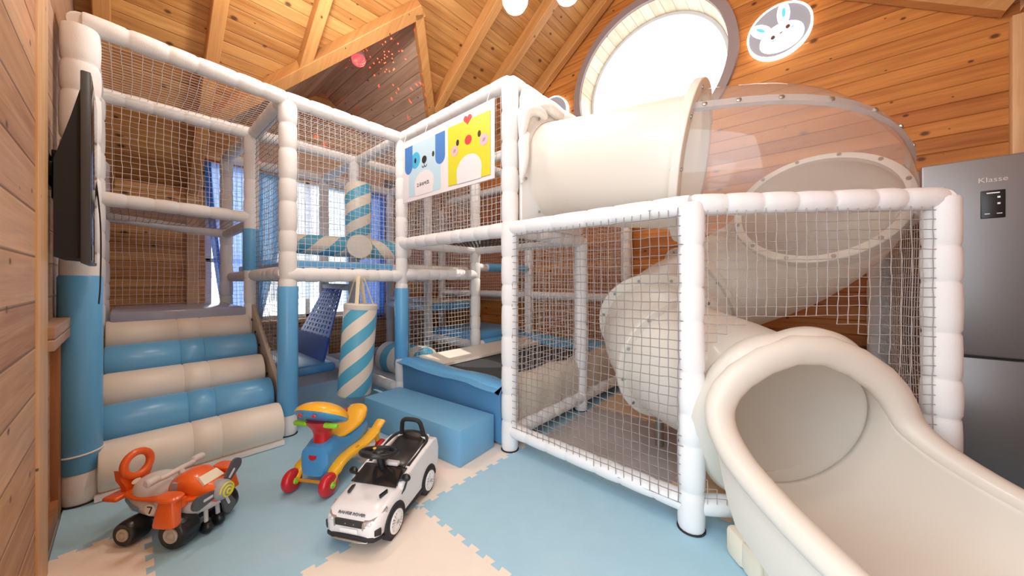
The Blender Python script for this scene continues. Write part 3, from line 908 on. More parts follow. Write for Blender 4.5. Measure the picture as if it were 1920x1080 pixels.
bb = MB(); bb.prism([(-2.90, .004), (-4.2, .004), (-4.2, .80), (-4.1, .70), (-3.0, .03), (-2.90, .03)], (0, YA + .05, 0), (1, 0, 0), (0, 0, 1), (0, 1, 0), YB1 - YA - .10)
bb.build('base_board', WHITEP, ramp, world=True, smooth=False)

# ------------------------------------------------------------------ banner
ban = thing('banner', 'white hanging banner with a blue puppy and a yellow chick above the trampoline', 'banner', (-2.92, 1.745, 1.94))
WHITE_P = plain('banner_white', (.82, .78, .80), .5)
cols = {'w': (.82, .78, .80), 'lb': (.52, .72, .84), 'db': (.06, .22, .58), 'mb': (.06, .47, .78), 'k': (.015, .012, .012), 'y': (.72, .66, .02), 'r': (.74, .03, .04), 'p': (.84, .48, .55)}
keys = list(cols); bmats = [plain('banner_' + k_, c_, .5) for k_, c_ in cols.items()]
sh = MB(); sh.box((.60, .003, .285), (1.215, .004, .575)); sh.build('sheet', WHITE_P, ban)
art = MB(); lay = [0]
def flat(poly, k_):
    lay[0] += 1; y = -.0002 - .00025 * lay[0]
    n_ = len(poly)
    art.add([(x, y, z) for x, z in poly], [tuple(range(n_))], keys.index(k_))
def ell(cx, cz, rx, rz, n_=28, a0=0, a1=2 * pi): return [(cx + rx * cos(a0 + (a1 - a0) * i / n_), cz + rz * sin(a0 + (a1 - a0) * i / n_)) for i in range(n_)]
flat([(.095, .037), (.577, .033), (.577, .505), (.095, .508)], 'lb')
flat(ell(.205, .357, .072, .074), 'mb')
flat([(.028, .508), (.156, .508), (.156, .32)] + ell(.092, .318, .064, .066, 16, 0, -pi) + [(.028, .318)], 'db')
flat([(.505, .507), (.637, .505), (.637, .31)] + ell(.571, .31, .066, .066, 16, 0, -pi) + [(.505, .31)], 'db')
flat([(.46, .030)] + ell(.338, .130, .147, .112, 24, -.1, pi + .1) + [(.20, .030)], 'w')
flat(ell(.202, .355, .016, .024), 'k'); flat(ell(.475, .352, .016, .024), 'k'); flat(ell(.343, .334, .036, .034), 'k')
def stroke(pts, w, k_):
    pts = [Vector((a, b)) for a, b in pts]
    L_, R_ = [], []
    for i, p in enumerate(pts):
        t = (pts[min(i + 1, len(pts) - 1)] - pts[max(i - 1, 0)])
        t = t.normalized() if t.length > 1e-9 else Vector((1, 0)); nn = Vector((-t.y, t.x)) * w / 2
        L_.append(p + nn); R_.append(p - nn)
    lay[0] += .2; y = -.0002 - .00025 * lay[0]
    for i in range(len(pts) - 1):
        art.add([(q.x, y, q.y) for q in (L_[i], R_[i], R_[i + 1], L_[i + 1])], [(0, 1, 2, 3)], keys.index(k_))
stroke(ell(.326, .287, .018, .018, 10, pi, 2 * pi) + [(.344, .287)], .007, 'k'); stroke(ell(.362, .287, .018, .018, 10, pi, 2 * pi) + [(.380, .287)], .007, 'k'); stroke([(.344, .305), (.344, .285)], .006, 'k')
# handwritten shop name
def hw(list_, ox, oz, s):
    for p in list_: stroke([(ox + a * s, oz + b * s) for a, b in p], .0055, 'k')
s_ = .034
hw([[(0, .9), (.7, .9), (.6, .45)], [(0, .2), (.9, .25)], [(.3, .6), (.3, .25)]], .230, .105, s_)
hw([[(.5, 1.0), (.25, .85), (.3, .6), (.6, .6), (.7, .85), (.5, 1.0)], [(0, .4), (1, .42)], [(.5, .4), (.45, -.05)]], .268, .106, s_)
hw([[(.0, .75), (.0, .25), (.4, .25), (.42, .75), (0, .75)], [(.42, .5), (.7, .5)], [(.7, .95), (.7, .0)]], .309, .107, s_)
hw([[(0, .8), (.5, .8), (.35, .2)], [(0, .5), (.5, .5)], [(.8, .95), (.75, 0)]], .345, .108, s_)
hw([[(.1, .9), (.8, .9)], [(.45, .9), (.1, .45)], [(.5, .75), (.85, .45)], [(0, .2), (1, .22)]], .383, .108, s_)
flat([(.684, .033), (1.169, .030), (1.169, .498), (.680, .508)], 'y')
flat([(1.072, .026)] + ell(.935, .110, .145, .125, 28, -.25, pi + .25) + [(.797, .028)], 'w')
flat(ell(.803, .357, .018, .025), 'k'); flat(ell(1.054, .358, .018, .025), 'k'); flat(ell(.93, .346, .040, .037), 'r')
flat(ell(.766, .300, .043, .043), 'p'); flat(ell(1.104, .301, .046, .044), 'p')
for cx in (.766, 1.104):
    for dx in (-.009, .006): stroke([(cx + dx - .004, .288), (cx + dx + .008, .312)], .005, 'k')
hp = []
for i in range(40):
    t = 2 * pi * i / 40
    hp.append((.923 + .0029 * 16 * sin(t) ** 3, .506 + .0026 * (13 * cos(t) - 5 * cos(2 * t) - 2 * cos(3 * t) - cos(4 * t))))
flat(hp, 'r')
art.build('printed_artwork', bmats, ban, smooth=False)
for x, z in ((.36, .565), (1.13, .555), (.02, .57)):
    e = MB(); e.tube([(x, -.004, z), (x + .01, .02, z + .09)], .003, 6); e.build('tie_cord', NET, ban)

# ------------------------------------------------------------------ windmill roller with striped arms
STRIPE_COL = ((.80, .755, .66), (.10, .44, .66))
spin = thing('windmill_roller', 'padded windmill with blue and cream striped arms on the upper deck', 'windmill', (XB + .13, YC - .05, 1.58))
STRIPE_ARM = {(1, -1): striped('striped_vinyl_left', *STRIPE_COL, 1, .33, 2), (1, 1): striped('striped_vinyl_right', *STRIPE_COL, 1, .33, -2), (2, 1): striped('striped_vinyl_up', *STRIPE_COL, 2, .235, -2)}
def arm(axis, L0, L1, r0, r1, sgn, zo=0.0):
    mm = MB(); ax = Vector((0, sgn, 0)) if axis == 1 else Vector((0, 0, 1))
    mm.lathe([(r0 * .9, L0), (r0, L0 + .02), (r1, L1 - .02), (r1 * .88, L1)], (0, 0, zo), ax, 28)
    o = mm.build('arm', STRIPE_ARM[axis, sgn], spin); return o
arm(1, .08, .64, .115, .10, -1); arm(1, .08, .64, .115, .10, 1); arm(2, .05, .74, .14, .14, 1)
hb = MB(); hb.lathe([(.11, -.10), (.135, -.09), (.135, .09), (.125, .105)], (.10, -.03, 0), (.91, -.41, 0), 32)
hb.build('hub', CREAM, spin)
hb = MB(); hb.lathe([(.139, .0), (.139, .045)], (.10, -.03, 0), (.91, -.41, 0), 32, cap=False); hb.build('hub_band', BLUE, spin)

# ------------------------------------------------------------------ punching bag
STRIPE_BAG = striped('striped_bag_vinyl', *STRIPE_COL, 2, .25, -3)
bag = thing('punching_bag', 'striped blue and cream punching bag hanging from the deck beam', 'punching bag', (-3.03, 1.36, .60))
bag.rotation_euler = (radians(-3.5), radians(2), .25)
mm = MB(); mm.lathe([(.06, -.405), (.125, -.40), (.138, -.385), (.138, .38), (.132, .395)], (0, 0, 0), (0, 0, 1), 40)
mm.build('bag_body', STRIPE_BAG, bag)
mm = MB(); mm.lathe([(.139, .35), (.141, .355), (.141, .392), (.12, .402), (.0, .398)], (0, 0, 0), (0, 0, 1), 40); mm.build('top_cap', CREAM, bag)['label'] = 'cream cap'
for i in range(4):
    a = i * pi / 2 + .6
    mm = MB(); p0 = Vector((.12 * cos(a), .12 * sin(a), .36)); p1 = Vector((.035 * cos(a) - .01, .035 * sin(a) - .03, .645))
    mm.tube([p0, p0.lerp(p1, .5), p1], [(.016, .003)] * 3, 8, up=(cos(a), sin(a), 0)); mm.build('strap', plain('cream_strap', (.80, .72, .48), .6), bag)

# ------------------------------------------------------------------ striped floor roller
flr = thing('striped_roller', 'blue and cream striped roller lying low behind the punching bag', 'roller', (-3.62, 2.20, 0))
mm = MB(); mm.lathe([(.14, -.36), (.18, -.34), (.185, -.3), (.185, .3), (.18, .34), (.14, .36)], (0, 0, .27), (1, .15, 0), 40)
mm.build('roller_body', striped('striped_roller_vinyl', *STRIPE_COL, 0, .26, 1), flr)
mm = MB(); mm.rbox((0.05, -.02, .06), (.84, .46, .12), .02); mm.build('base', plain('grey_vinyl_base', (.45, .44, .46), .5), flr)

# ------------------------------------------------------------------ trampoline
tr = thing('trampoline', 'black mesh trampoline with blue and beige edge pads under the banner', 'trampoline', (-2.36, 2.85, 0))
mm = MB(); mm.rbox(((XA + XD) / 2, (YC + YE) / 2, .36), (XD - XA - .18, YE - YC - .2, .012), .004); mm.build('jump_bed', TRAMP, tr, world=True)
def soft(path, prof, mat, name, lab):
    """padded cover of profile prof (offset, height) swept along a straight path"""
    p0, p1, sd = Vector(path[0]), Vector(path[1]), Vector(path[2])
    rings = []
    K_ = 14
    for i in range(K_ + 1):
        t = i / K_; p = p0.lerp(p1, t); f = 1 - .10 * (abs(2 * t - 1) ** 6); w = .006 * sin(t * 19) + .004 * sin(t * 43)
        rings.append([p + sd * (a * f + w * (0.3 if b < .1 else 1)) + Vector((0, 0, b * (1 + .02 * sin(t * 11)))) for a, b in prof])
    mm = MB(); mm.loft(rings); o = mm.build(name, mat, tr, world=True, angle=60); o['label'] = lab; return o
prof = [(-.04, .02), (-.045, .06), (-.055, .32), (-.06, .38), (-.05, .405), (-.02, .425), (.10, .41), (.17, .385), (.17, .365), (.10, .33), (.08, .02)]
soft(((XA + .07, YC + .02, 0), (XD - .065, YC + .02, 0), (0, 1, 0)), prof, BLUE_D, 'front_pad', 'blue front pad')
prof_t = [(-.072, .385), (-.076, .405), (-.05, .432), (-.02, .448), (.10, .432), (.18, .405), (.18, .395), (.10, .42), (-.02, .432), (-.12, .415)]
soft(((XA + .05, YC + .02, 0), (XD - .07, YC + .02, 0), (0, 1, 0)), prof_t, BLUE, 'top_flap', 'light blue stitched flap over the front pad')
for y0, y1 in ((YC + .10, YD - .06), (YD + .06, YE - .05)):
    soft(((XD - .02, y0, 0), (XD - .02, y1, 0), (-1, 0, 0)), [(-.01, .16), (-.035, .20), (-.04, .38), (-.02, .45), (.04, .475), (.14, .46), (.20, .42), (.20, .39), (.08, .36), (.06, .16)], BEIGE, 'side_pad', 'beige side pad')
soft(((XA + .1, YE - .06, 0), (XD - .05, YE - .06, 0), (0, -1, 0)), [(-.03, .05), (-.03, .42), (0, .47), (.12, .45), (.2, .40), (.2, .38), (.08, .36), (.06, .05)], BLUE, 'back_pad', 'blue back pad')
mm = MB(); mm.add([(XA + .07, YC + .16, .435), (XA + .40, YC + .16, .40), (XA + .40, YE - .12, .40), (XA + .07, YE - .12, .44), (XA + .07, YC + .16, .415), (XA + .40, YC + .16, .375), (XA + .40, YE - .12, .375), (XA + .07, YE - .12, .415)],
       [(0, 1, 2, 3), (7, 6, 5, 4), (0, 4, 5, 1), (1, 5, 6, 2), (2, 6, 7, 3), (3, 7, 4, 0)])
mm.build('left_pad', CREAM, tr, world=True, smooth=False)['label'] = 'cream left pad'
for x, y in ((XA + .15, YC + .12), (XD - .15, YC + .12), (XA + .15, YE - .15), (XD - .15, YE - .15)):
    mm = MB(); mm.tube([(x, y, 0), (x, y, .36)], .022, 10); mm.build('leg', STEEL, tr, world=True)

# ------------------------------------------------------------------ foam step block
blk = MB(); blk.rbox((0, 0, .118), (1.11, .35, .235), .008)
o = blk.build('foam_step', BLUE_FOAM); o.location = (-2.27, 1.54, 0); o.rotation_euler = (0, 0, radians(5.5))
tag(o, 'light blue foam step block on the floor before the trampoline', 'foam block')

# ------------------------------------------------------------------ spiral tube slide
slide = thing('tube_slide', 'ivory spiral tube slide with a clear dome bend and an open exit chute', 'slide', (-.3, 2.4, 0))
def frames(P):
    out = []
    for i, p in enumerate(P):
        t = (P[min(i + 1, len(P) - 1)] - P[max(i - 1, 0)]).normalized()
        s = t.cross(Vector((0, 0, 1))).normalized(); u = s.cross(t)
        out.append((p, t, s, u))
    return out
FR = frames(PATH)
tm = Vector((.64, -.76, -.20)).normalized()
for k_ in range(11):
    i = len(FR) - 11 + k_; w = ((k_ + 1) / 11) ** 1.3
    t = (FR[i][1] * (1 - w) + tm * w).normalized(); s = t.cross(Vector((0, 0, 1))).normalized(); FR[i] = (FR[i][0], t, s, s.cross(t))
NR = 48
def circ(f, r, n=NR): return [f[0] + f[2] * r * cos(2 * pi * j / n) + f[3] * r * sin(2 * pi * j / n) for j in range(n)]
def section(i0, i1, r, name, mat, label=None, thick=0):
    mm = MB(); mm.loft([circ(FR[i], r) for i in range(i0, i1 + 1)], True, False)
    o = mm.build(name, mat, slide, world=True, angle=80)
    if thick:
        md = o.modifiers.new('wall', 'SOLIDIFY'); md.thickness = thick; md.offset = -1
    if label: o['label'] = label
    return o
def flange(i, r0, r1, w, mat, nb, name='flange', boltr=None):
    p, t, s, u = FR[i]; mm = MB()
    prof_ = [(r0, -w / 2), (r1 - .004, -w / 2), (r1, -w / 2 + .004), (r1, w / 2 - .004), (r1 - .004, w / 2), (r0, w / 2)]
    mm.loft([[p + t * h + s * r * cos(2 * pi * j / NR) + u * r * sin(2 * pi * j / NR) for j in range(NR)] for r, h in prof_], True, False, loop=True)
    o = mm.build(name, mat, slide, world=True)
    rb = boltr or (r0 + r1) / 2
    for k_ in range(nb):
        a = 2 * pi * (k_ + .5) / nb
        c = p + s * rb * cos(a) + u * rb * sin(a)
        bb = MB(); bb.lathe([(.011, -w / 2 - .007), (.011, w / 2 + .007)], c, t, 8); bb.build('bolt', STEEL, o, world=True)
    return o
i_a, i_b, i_c, i_d, i_e = 16, 31, 52, 63, 88
section(0, i_a, TR, 'upper_tube', PLAST, 'straight ivory upper tube')
flange(i_a, TR - .01, TR + .075, .045, PLAST, 10)
section(i_a, i_b + 1, TR + .016, 'clear_bend', CLEAR, 'clear dome bend', thick=0)
flange(i_b, TR - .03, TR + .014, .03, PLAST, 12)
section(i_b, i_c, TR, 'spiral_tube', PLAST)
section(i_c, i_d, TR, 'spiral_tube', PLAST)
flange(i_c, TR - .01, TR + .045, .03, PLAST, 10)
flange(i_d, TR - .01, TR + .06, .03, PLAST, 12)
mm = MB(); mm.loft([circ(FR[i], TR - .005 - .04 * max(0, (i - i_d) / (i_e - i_d)) ** 2) for i in range(i_d, i_e + 1)], True, False)
o = mm.build('lower_tube', PLAST, slide, world=True, angle=80)
flange(i_d + 9, TR - .015, TR + .04, .03, PLAST, 12)
# seam strip with bolts along the crown of the clear bend
sm = MB(); ang = radians(27)
def sp(i, r, da=0.0): return FR[i][0] + FR[i][2] * r * cos(ang + da) + FR[i][3] * r * sin(ang + da)
rings = [[sp(i, TR + .016, -.055), sp(i, TR + .036, -.05), sp(i, TR + .036, .05), sp(i, TR + .016, .055)] for i in range(i_a, i_b + 1)]
sm.loft(rings); smo = sm.build('seam_strip', clear_plastic('clear_seam', (.80, .83, .87), .30, 1.6), slide, world=True, angle=30)
for i in range(i_a + 1, i_b, 2):
    bb = MB(); c = sp(i, TR + .034); nn = FR[i][2] * cos(ang) + FR[i][3] * sin(ang)
    bb.lathe([(.012, 0), (.012, .006), (.006, .01)], c, nn, 10); bb.build('bolt', STEEL, smo, world=True)
# moulded entry panel between the two posts
pp = FR[0]; mm = MB()
hw_, z0, z1, zc, yc = .44, 1.60, 2.60, 2.07, 2.31
sq = []
for j in range(NR):
    a = 2 * pi * j / NR; ca, sa = cos(a), sin(a)
    k_ = min(hw_ / abs(ca) if abs(ca) > 1e-6 else 9, ((z1 - zc) / sa if sa > 1e-6 else 9), ((zc - z0) / -sa if sa < -1e-6 else 9))
    sq.append((k_ * ca, k_ * sa))
X0 = XD + .045
rg = []
rg.append([Vector((X0, yc + x, zc + z)) for x, z in sq])
rg.append([Vector((X0 + .02, yc + x * .985, zc + z * .985)) for x, z in sq])
rg.append([Vector((X0 + .02, yc + (TR + .06) * cos(2 * pi * j / NR) * .95, zc + (TR + .06) * sin(2 * pi * j / NR) * .95)) for j in range(NR)])
rg.append([Vector((X0 + .05, yc + TR * cos(2 * pi * j / NR), zc + TR * sin(2 * pi * j / NR))) for j in range(NR)])
mm.loft(rg, True, False); po = mm.build('entry_panel', plain('white_moulded_plastic', (.86, .86, .84), .32), slide, world=True); 
md = po.modifiers.new('wall', 'SOLIDIFY'); md.thickness = .012
# swirled relief round the top of the opening
for a0, a1, r0, r1, w in ((.25, 1.2, .43, .56, .05), (.5, 1.5, .46, .52, .045), (.9, 1.75, .44, .55, .05), (1.4, 2.3, .44, .56, .05), (1.6, 2.7, .46, .52, .045), (2.0, 2.95, .43, .56, .05), (2.7, 3.5, .43, .50, .04), (-.3, .35, .43, .50, .04)):
    pts, rr = [], []
    for k_ in range(15):
        t = k_ / 14; a = a0 + (a1 - a0) * t; r = r0 + (r1 - r0) * sin(t * pi * .75)
        y = max(-.46, min(.46, r * cos(a))); z = min(.47, r * sin(a))
        pts.append(Vector((X0 + .03 + .03 * sin(t * pi), yc + y, zc + z))); rr.append(w * (.35 + .65 * sin(pi * min(1, .1 + t)) ** .6))
    s_ = MB(); s_.tube(pts, rr, 10); s_.build('relief', po.data.materials[0], po, world=True, angle=80)
for k_ in range(10):
    a = 2 * pi * (k_ + .5) / 10; bb = MB(); c = Vector((X0 + .035, yc + (TR + .035) * cos(a), zc + (TR + .035) * sin(a)))
    bb.lathe([(.010, 0), (.010, .008), (.005, .012)], c, (1, 0, 0), 10); bb.build('bolt', STEEL, po, world=True)

# exit chute: a tube mouth cut open into a trough
CH = spline([(-.08, 2.06, .54), (.0, 1.967, .51), (.16, 1.81, .475), (.40, 1.60, .435), (.61, 1.42, .41)], 7)
CF = frames(CH)
nc = len(CF)
def alpha(t):    # half opening angle of the trough, measured from the bottom
    pts = [(0, 179), (.015, 160), (.04, 140), (.08, 124), (.14, 110), (.25, 99), (.4, 91), (.6, 85), (1, 80)]
    for (a, x), (b, y) in zip(pts[:-1], pts[1:]):
        if t <= b: return radians(x + (y - x) * (t - a) / (b - a))
    return radians(78)
def chute_pt(i, th, dr=0.0):
    p, t, s, u = CF[i]; tt = i / (nc - 1); r = TR - .047 + .07 * min(1, tt * 1.4) + dr
    flat_ = 1 - .18 * min(1, tt * 1.5)
    return p + s * (r * sin(th)) - u * (r * cos(th) * flat_)
NA = 40
mm = MB(); rings = []
for i in range(nc):
    al = alpha(i / (nc - 1))
    rings.append([chute_pt(i, -al + 2 * al * j / NA) for j in range(NA + 1)])
mm.loft(rings, False, False)
co = mm.build('exit_chute', PLAST, slide, world=True, angle=80)
md = co.modifiers.new('wall', 'SOLIDIFY'); md.thickness = .01
rim = [chute_pt(i, -alpha(i / (nc - 1)), .03) for i in range(nc - 1, -1, -1)] + [chute_pt(i, alpha(i / (nc - 1)), .03) for i in range(nc)]
# smooth the crown of the rim
mid = nc
for _ in range(2):
    rim = [rim[0]] + [(rim[i - 1] + rim[i] * 2 + rim[i + 1]) / 4 for i in range(1, len(rim) - 1)] + [rim[-1]]
lip = MB(); L_ = len(rim)
rr = []
for i in range(L_):
    d = abs(i - (L_ - 1) / 2) / ((L_ - 1) / 2)
    rr.append(.042 + .03 * (1 - d) ** 1.5)
rad_ = [(chute_pt(i, -alpha(i / (nc - 1)), .1) - chute_pt(i, -alpha(i / (nc - 1)))).normalized() for i in range(nc - 1, -1, -1)] + [(chute_pt(i, alpha(i / (nc - 1)), .1) - chute_pt(i, alpha(i / (nc - 1)))).normalized() for i in range(nc)]
for _ in range(3): rad_ = [rad_[0]] + [(rad_[i - 1] + rad_[i] + rad_[i + 1]).normalized() for i in range(1, L_ - 1)] + [rad_[-1]]
rings = []
for i in range(L_):
    d = abs(i - (L_ - 1) / 2) / ((L_ - 1) / 2)
    t = (rim[min(i + 1, L_ - 1)] - rim[max(i - 1, 0)]).normalized()
    a = (rad_[i] - t * rad_[i].dot(t)).normalized(); b = t.cross(a)
    ra = .042 + .026 * (1 - d) ** 1.2; rb = .040 + .012 * (1 - d)
    rings.append([rim[i] + a * (ra * cos(2 * pi * j / 20) + ra - .042) + b * rb * sin(2 * pi * j / 20) for j in range(20)])
lip.loft(rings)
lip.build('rolled_rim', PLAST, slide, world=True, angle=80)['label'] = 'thick rolled rim of the chute'
# scalloped mouth collar
col_ = MB(); f = FR[i_e]; rg = []
for r0, h, amp in ((TR - .05, -.10, 0), (TR + .0, -.12, .01), (TR + .01, -.10, .016), (TR + .035, -.055, .026), (TR + .045, -.005, .02), (TR + .03, .035, .006), (TR - .02, .05, 0)):
    rg.append([f[0] + f[1] * h + f[2] * (r0 + amp * abs(cos(3.5 * 2 * pi * j / 96))) * cos(2 * pi * j / 96) + f[3] * (r0 + amp * abs(cos(3.5 * 2 * pi * j / 96))) * sin(2 * pi * j / 96) for j in range(96)])
col_.loft(rg, True, False); c_o = col_.build('mouth_collar', PLAST, slide, world=True, angle=80); c_o['label'] = 'scalloped collar at the slide mouth'
# outer skirts below the rim
for s_, lab in ((-1, 'near'), (1, 'far')):
    sk = MB(); rings = []
    for i in range(6, nc):
        tt = i / (nc - 1); p = chute_pt(i, s_ * alpha(tt), .055); out = CF[i][2] * s_
        h = .20 * min(1, (i - 5) / 7) + .04
        rings.append([p, p + out * .012 - CF[i][3] * h * .5, p - CF[i][3] * h, p - out * .012 - CF[i][3] * h, p - CF[i][3] * h * .5, p - out * .012])
    sk.loft(rings); sk.build('chute_skirt', PLAST, slide, world=True, angle=60)
# ribbed foot under the near side of the chute
ft = MB()
for i in (7, 10, 13, 16, 19, 22, 25):
    p, t, s, u = CF[i]; c = p + s * .25
    ft.rbox((c.x, c.y, .065), (.11, .22, .13), .025, R=Matrix.Rotation(atan2(t.y, t.x), 3, 'Z'))
ft.build('chute_foot', plain('ivory_foot_plastic', (.80, .74, .60), .45), slide, world=True)
# supports of the spiral
for i, x_ in ((44, 0), (66, 0)):
    p = FR[i][0]; mm = MB(); mm.tube([(p.x, p.y, 0), (p.x, p.y, p.z - TR + .02)], .03, 12); mm.build('support_leg', STEEL, slide, world=True)

# ------------------------------------------------------------------ fridge
fr = thing('refrigerator', 'tall grey two-door refrigerator standing in the right corner behind the slide', 'refrigerator', (.757, 3.53, 0))
STEELF = plain('brushed_grey_steel', (.27, .27, .275), .36, metal=.55, noise=.06, nscale=300)
b = MB(); b.rbox((0, .02, .93), (.535, .58, 1.84), .01); b.build('cabinet_body', plain('fridge_side_grey', (.20, .20, .21), .4, metal=.4), fr)
d = MB(); d.rbox((0, -.30, 1.335), (.54, .07, 1.12), .012); d1 = d.build('door', STEELF, fr); d1['label'] = 'upper door'
d = MB(); d.rbox((0, -.30, .41), (.54, .07, .71), .012); d2 = d.build('door', STEELF, fr); d2['label'] = 'lower drawer door'
pnl = MB(); pnl.rbox((-.012, -.337, 1.628), (.083, .006, .155), .003); pn_ = pnl.build('control_panel', BLACK, d1)
WLED = emit('panel_print', (.75, .75, .75), .3)
gl = MB()
for x, z, w, h in ((-.012, 1.69, .044, .006), (.007, 1.665, .01, .01), (.007, 1.63, .01, .010), (-.032, 1.575, .018, .004), (.009, 1.575, .018, .004)):
    gl.box((x, -.3405, z), (w, .001, h))
gl.build('panel_print', WLED, pn_)
def text_mesh(txt, size, mat, parent, loc, rot, name, ext=.0005):
    cu = bpy.data.curves.new(name, 'FONT'); cu.body = txt; cu.size = size; cu.extrude = ext; cu.align_x = 'CENTER'; cu.align_y = 'CENTER'
    ob = bpy.data.objects.new(name + '_tmp', cu); COL.objects.link(ob)
    dg = bpy.context.evaluated_depsgraph_get()
    me = bpy.data.meshes.new_from_object(ob.evaluated_get(dg))
    bpy.data.objects.remove(ob); bpy.data.curves.remove(cu)
    me.name = name; me.materials.clear(); me.materials.append(mat)
    o = bpy.data.objects.new(name, me); COL.objects.link(o); o.parent = parent; o.location = loc; o.rotation_euler = rot
    return o
text_mesh('Klasse', .040, plain('logo_silver', (.62, .58, .52), .3, metal=.6), d1, (-.012, -.3365, 1.765), (pi / 2, 0, 0), 'logo')

# ------------------------------------------------------------------ wall television
tv = thing('television', 'flat black television on a wall bracket before the tall white post', 'television', (-2.62, -.14, 1.70))
tv.rotation_euler = (0, 0, 0)
b = MB(); b.rbox((0, .022, 0), (.46, .03, .845), .006); b.build('screen_panel', plain('tv_bezel', (.055, .06, .07), .4), tv)
b = MB(); b.rbox((0, .0375, 0), (.44, .002, .82), .0008); b.build('screen', plain('tv_glass', (.004, .004, .005), .08), tv)
b = MB(); b.loft([[Vector((x, y, z)) for x, z in ((-.2, z0), (.2, z0), (.2, z1), (-.2, z1))] for y, z0, z1 in ((.008, -.40, .36), (-.02, -.40, .22), (-.065, -.395, .02))]); b.build('back_cover', BLACKM, tv, smooth=False)
b = MB(); b.rbox((.06, -.062, -.02), (.02, .04, .22), .004); b.rbox((-.06, -.062, -.02), (.02, .04, .22), .004); b.rbox((0, -.085, 0), (.2, .02, .06), .004); b.rbox((0, -.1, 0), (.16, .03, .14), .004)
b.build('wall_bracket', BLACK, tv)
b = MB(); b.tube(spline([(-.18, .03, .1), (-.2, .05, -.2), (-.19, .05, -.5), (-.18, .045, -.62)], 6), .003, 6); b.build('cable', BLACK, tv)

# ------------------------------------------------------------------ lamps
def pendant(loc, label, zt, watts=24):
    t_ = thing('pendant_lamp', label, 'lamp', loc, group='white pendant lamps')
    g = MB(); g.lathe([(.015, .13), (.05, .115), (.083, .07), (.094, .01), (.088, -.05), (.066, -.088), (.03, -.104), (.006, -.107)], (0, 0, 0), (0, 0, 1), 28)
    g.build('lamp_shade', emit('opal_glass', (1.0, .97, .92), 3.2), t_)
    c = MB(); c.tube([(0, 0, .12), (0, 0, zt - loc[2])], .004, 6); c.build('cord', BLACK, t_)
    k_ = MB(); k_.lathe([(.02, .12), (.025, .13), (.022, .17), (.008, .18)], (0, 0, 0), (0, 0, 1), 16); k_.build('socket', WHITEP, t_)
    l = bpy.data.lights.new('bulb', 'POINT'); l.energy = watts; l.color = (1.0, .95, .88); l.shadow_soft_size = .12
    lo = bpy.data.objects.new('bulb', l); COL.objects.link(lo); lo.parent = t_; lo.location = (0, 0, -.22)
pendant((-1.573, 1.812, 3.205), 'white glass pendant lamp hanging left of the other one', roof_z(-1.573))
pendant((-1.298, 2.056, 3.27), 'white glass pendant lamp hanging nearer the round window', roof_z(-1.298))
pendant((-2.7, .95, 3.46), 'white glass pendant lamp added out of the picture as fill light over the stair rollers', roof_z(-2.7), 60)  # added unseen lamp, brightens the left bay
pendant((-1.0, .45, 3.55), 'white glass pendant lamp added out of the picture as fill light above the open mats', roof_z(-1.0), 50)  # added unseen lamp, fill for the mats and stairs

# disc wall lamps
RIMW = emit('lamp_rim_glow', (1.0, .97, .90), 3.4)
FACEW = emit('lamp_face_glow', (1, 1, 1), 1.6)
DISC = emit('lamp_disc_grey', (.36, .38, .44), .25)
AQ = emit('lamp_aqua', (.12, .62, .80), .6)
BRN = plain('lamp_brown', (.16, .07, .04), .5)
def disc_lamp(loc, r, label, bunny):
    t_ = thing('wall_lamp', label, 'lamp', loc, group='round wall lamps')
    def disc(r_, y0, y1, mat, name):
        q = MB(); q.lathe([(r_, y0), (r_, y1)], (0, 0, 0), (0, 1, 0), 56); return q.build(name, mat, t_)
    disc(r - .014, -.052, -.012, DISC, 'lamp_disc')
    q = MB(); q.loft([[Vector((a * cos(2 * pi * j / 56), y, a * sin(2 * pi * j / 56))) for j in range(56)] for a, y in ((r, 0), (r, -.056), (r - .013, -.056), (r - .013, 0))], True, False, loop=True); q.build('glowing_rim', RIMW, t_)
    q = MB(); cnt = [0]
    def fl(poly):
        cnt[0] += 1; y = -.0530 - .0004 * cnt[0]
        q.prism(poly, (0, y, 0), (1, 0, 0), (0, 0, 1), (0, 1, 0), .0003)
    def rot(c, rx, rz, a, n_=30):
        return [(c[0] + rx * cos(s) * cos(a) - rz * sin(s) * sin(a), c[1] + rx * cos(s) * sin(a) + rz * sin(s) * cos(a)) for s in (2 * pi * i / n_ for i in range(n_))]
    if bunny:
        hd = [(x * (1 + .10 * max(0, -((y_ + .07) / .13))), y_) for x, y_ in rot((.02, -.07), .158, .128, .12)]
        fl(hd); fl(rot((-.125, .045), .055, .098, radians(48))); fl(rot((.035, .130), .046, .105, radians(2)))
        q.build('bunny_face', FACEW, t_)
        def feat(polys, mat, name, y=-.0560):
            for p in polys:
                e = MB(); e.prism(p, (0, y, 0), (1, 0, 0), (0, 0, 1), (0, 1, 0), .0006); e.build(name, mat, t_)
        feat([rot((-.13, .058), .013, .040, radians(50)), rot((.037, .142), .013, .042, 0)], AQ, 'ear_lining')
        feat([rot((-.040, -.048), .016, .018, 0, 16), rot((.066, .004), .016, .018, 0, 16)], BRN, 'eye')
        feat([rot((.018, -.030), .014, .005, .5, 12)], BRN, 'nose')
        feat([rot((-.038, -.080), .012, .006, .5, 12), rot((.098, -.012), .012, .006, .5, 12)], AQ, 'cheek')
    else:
        fl(rot((.0, .03), .05, .15, .15)); fl(rot((-.02, -.12), .12, .09, 0)); q.build('bunny_face', FACEW, t_)
disc_lamp((-.24, YB, 3.46), .236, 'round grey wall lamp with a glowing white bunny, right of the round window', True)
disc_lamp((-2.71, YB, 3.50), .245, 'round wall lamp half hidden behind the play frame, left of the round window', False)

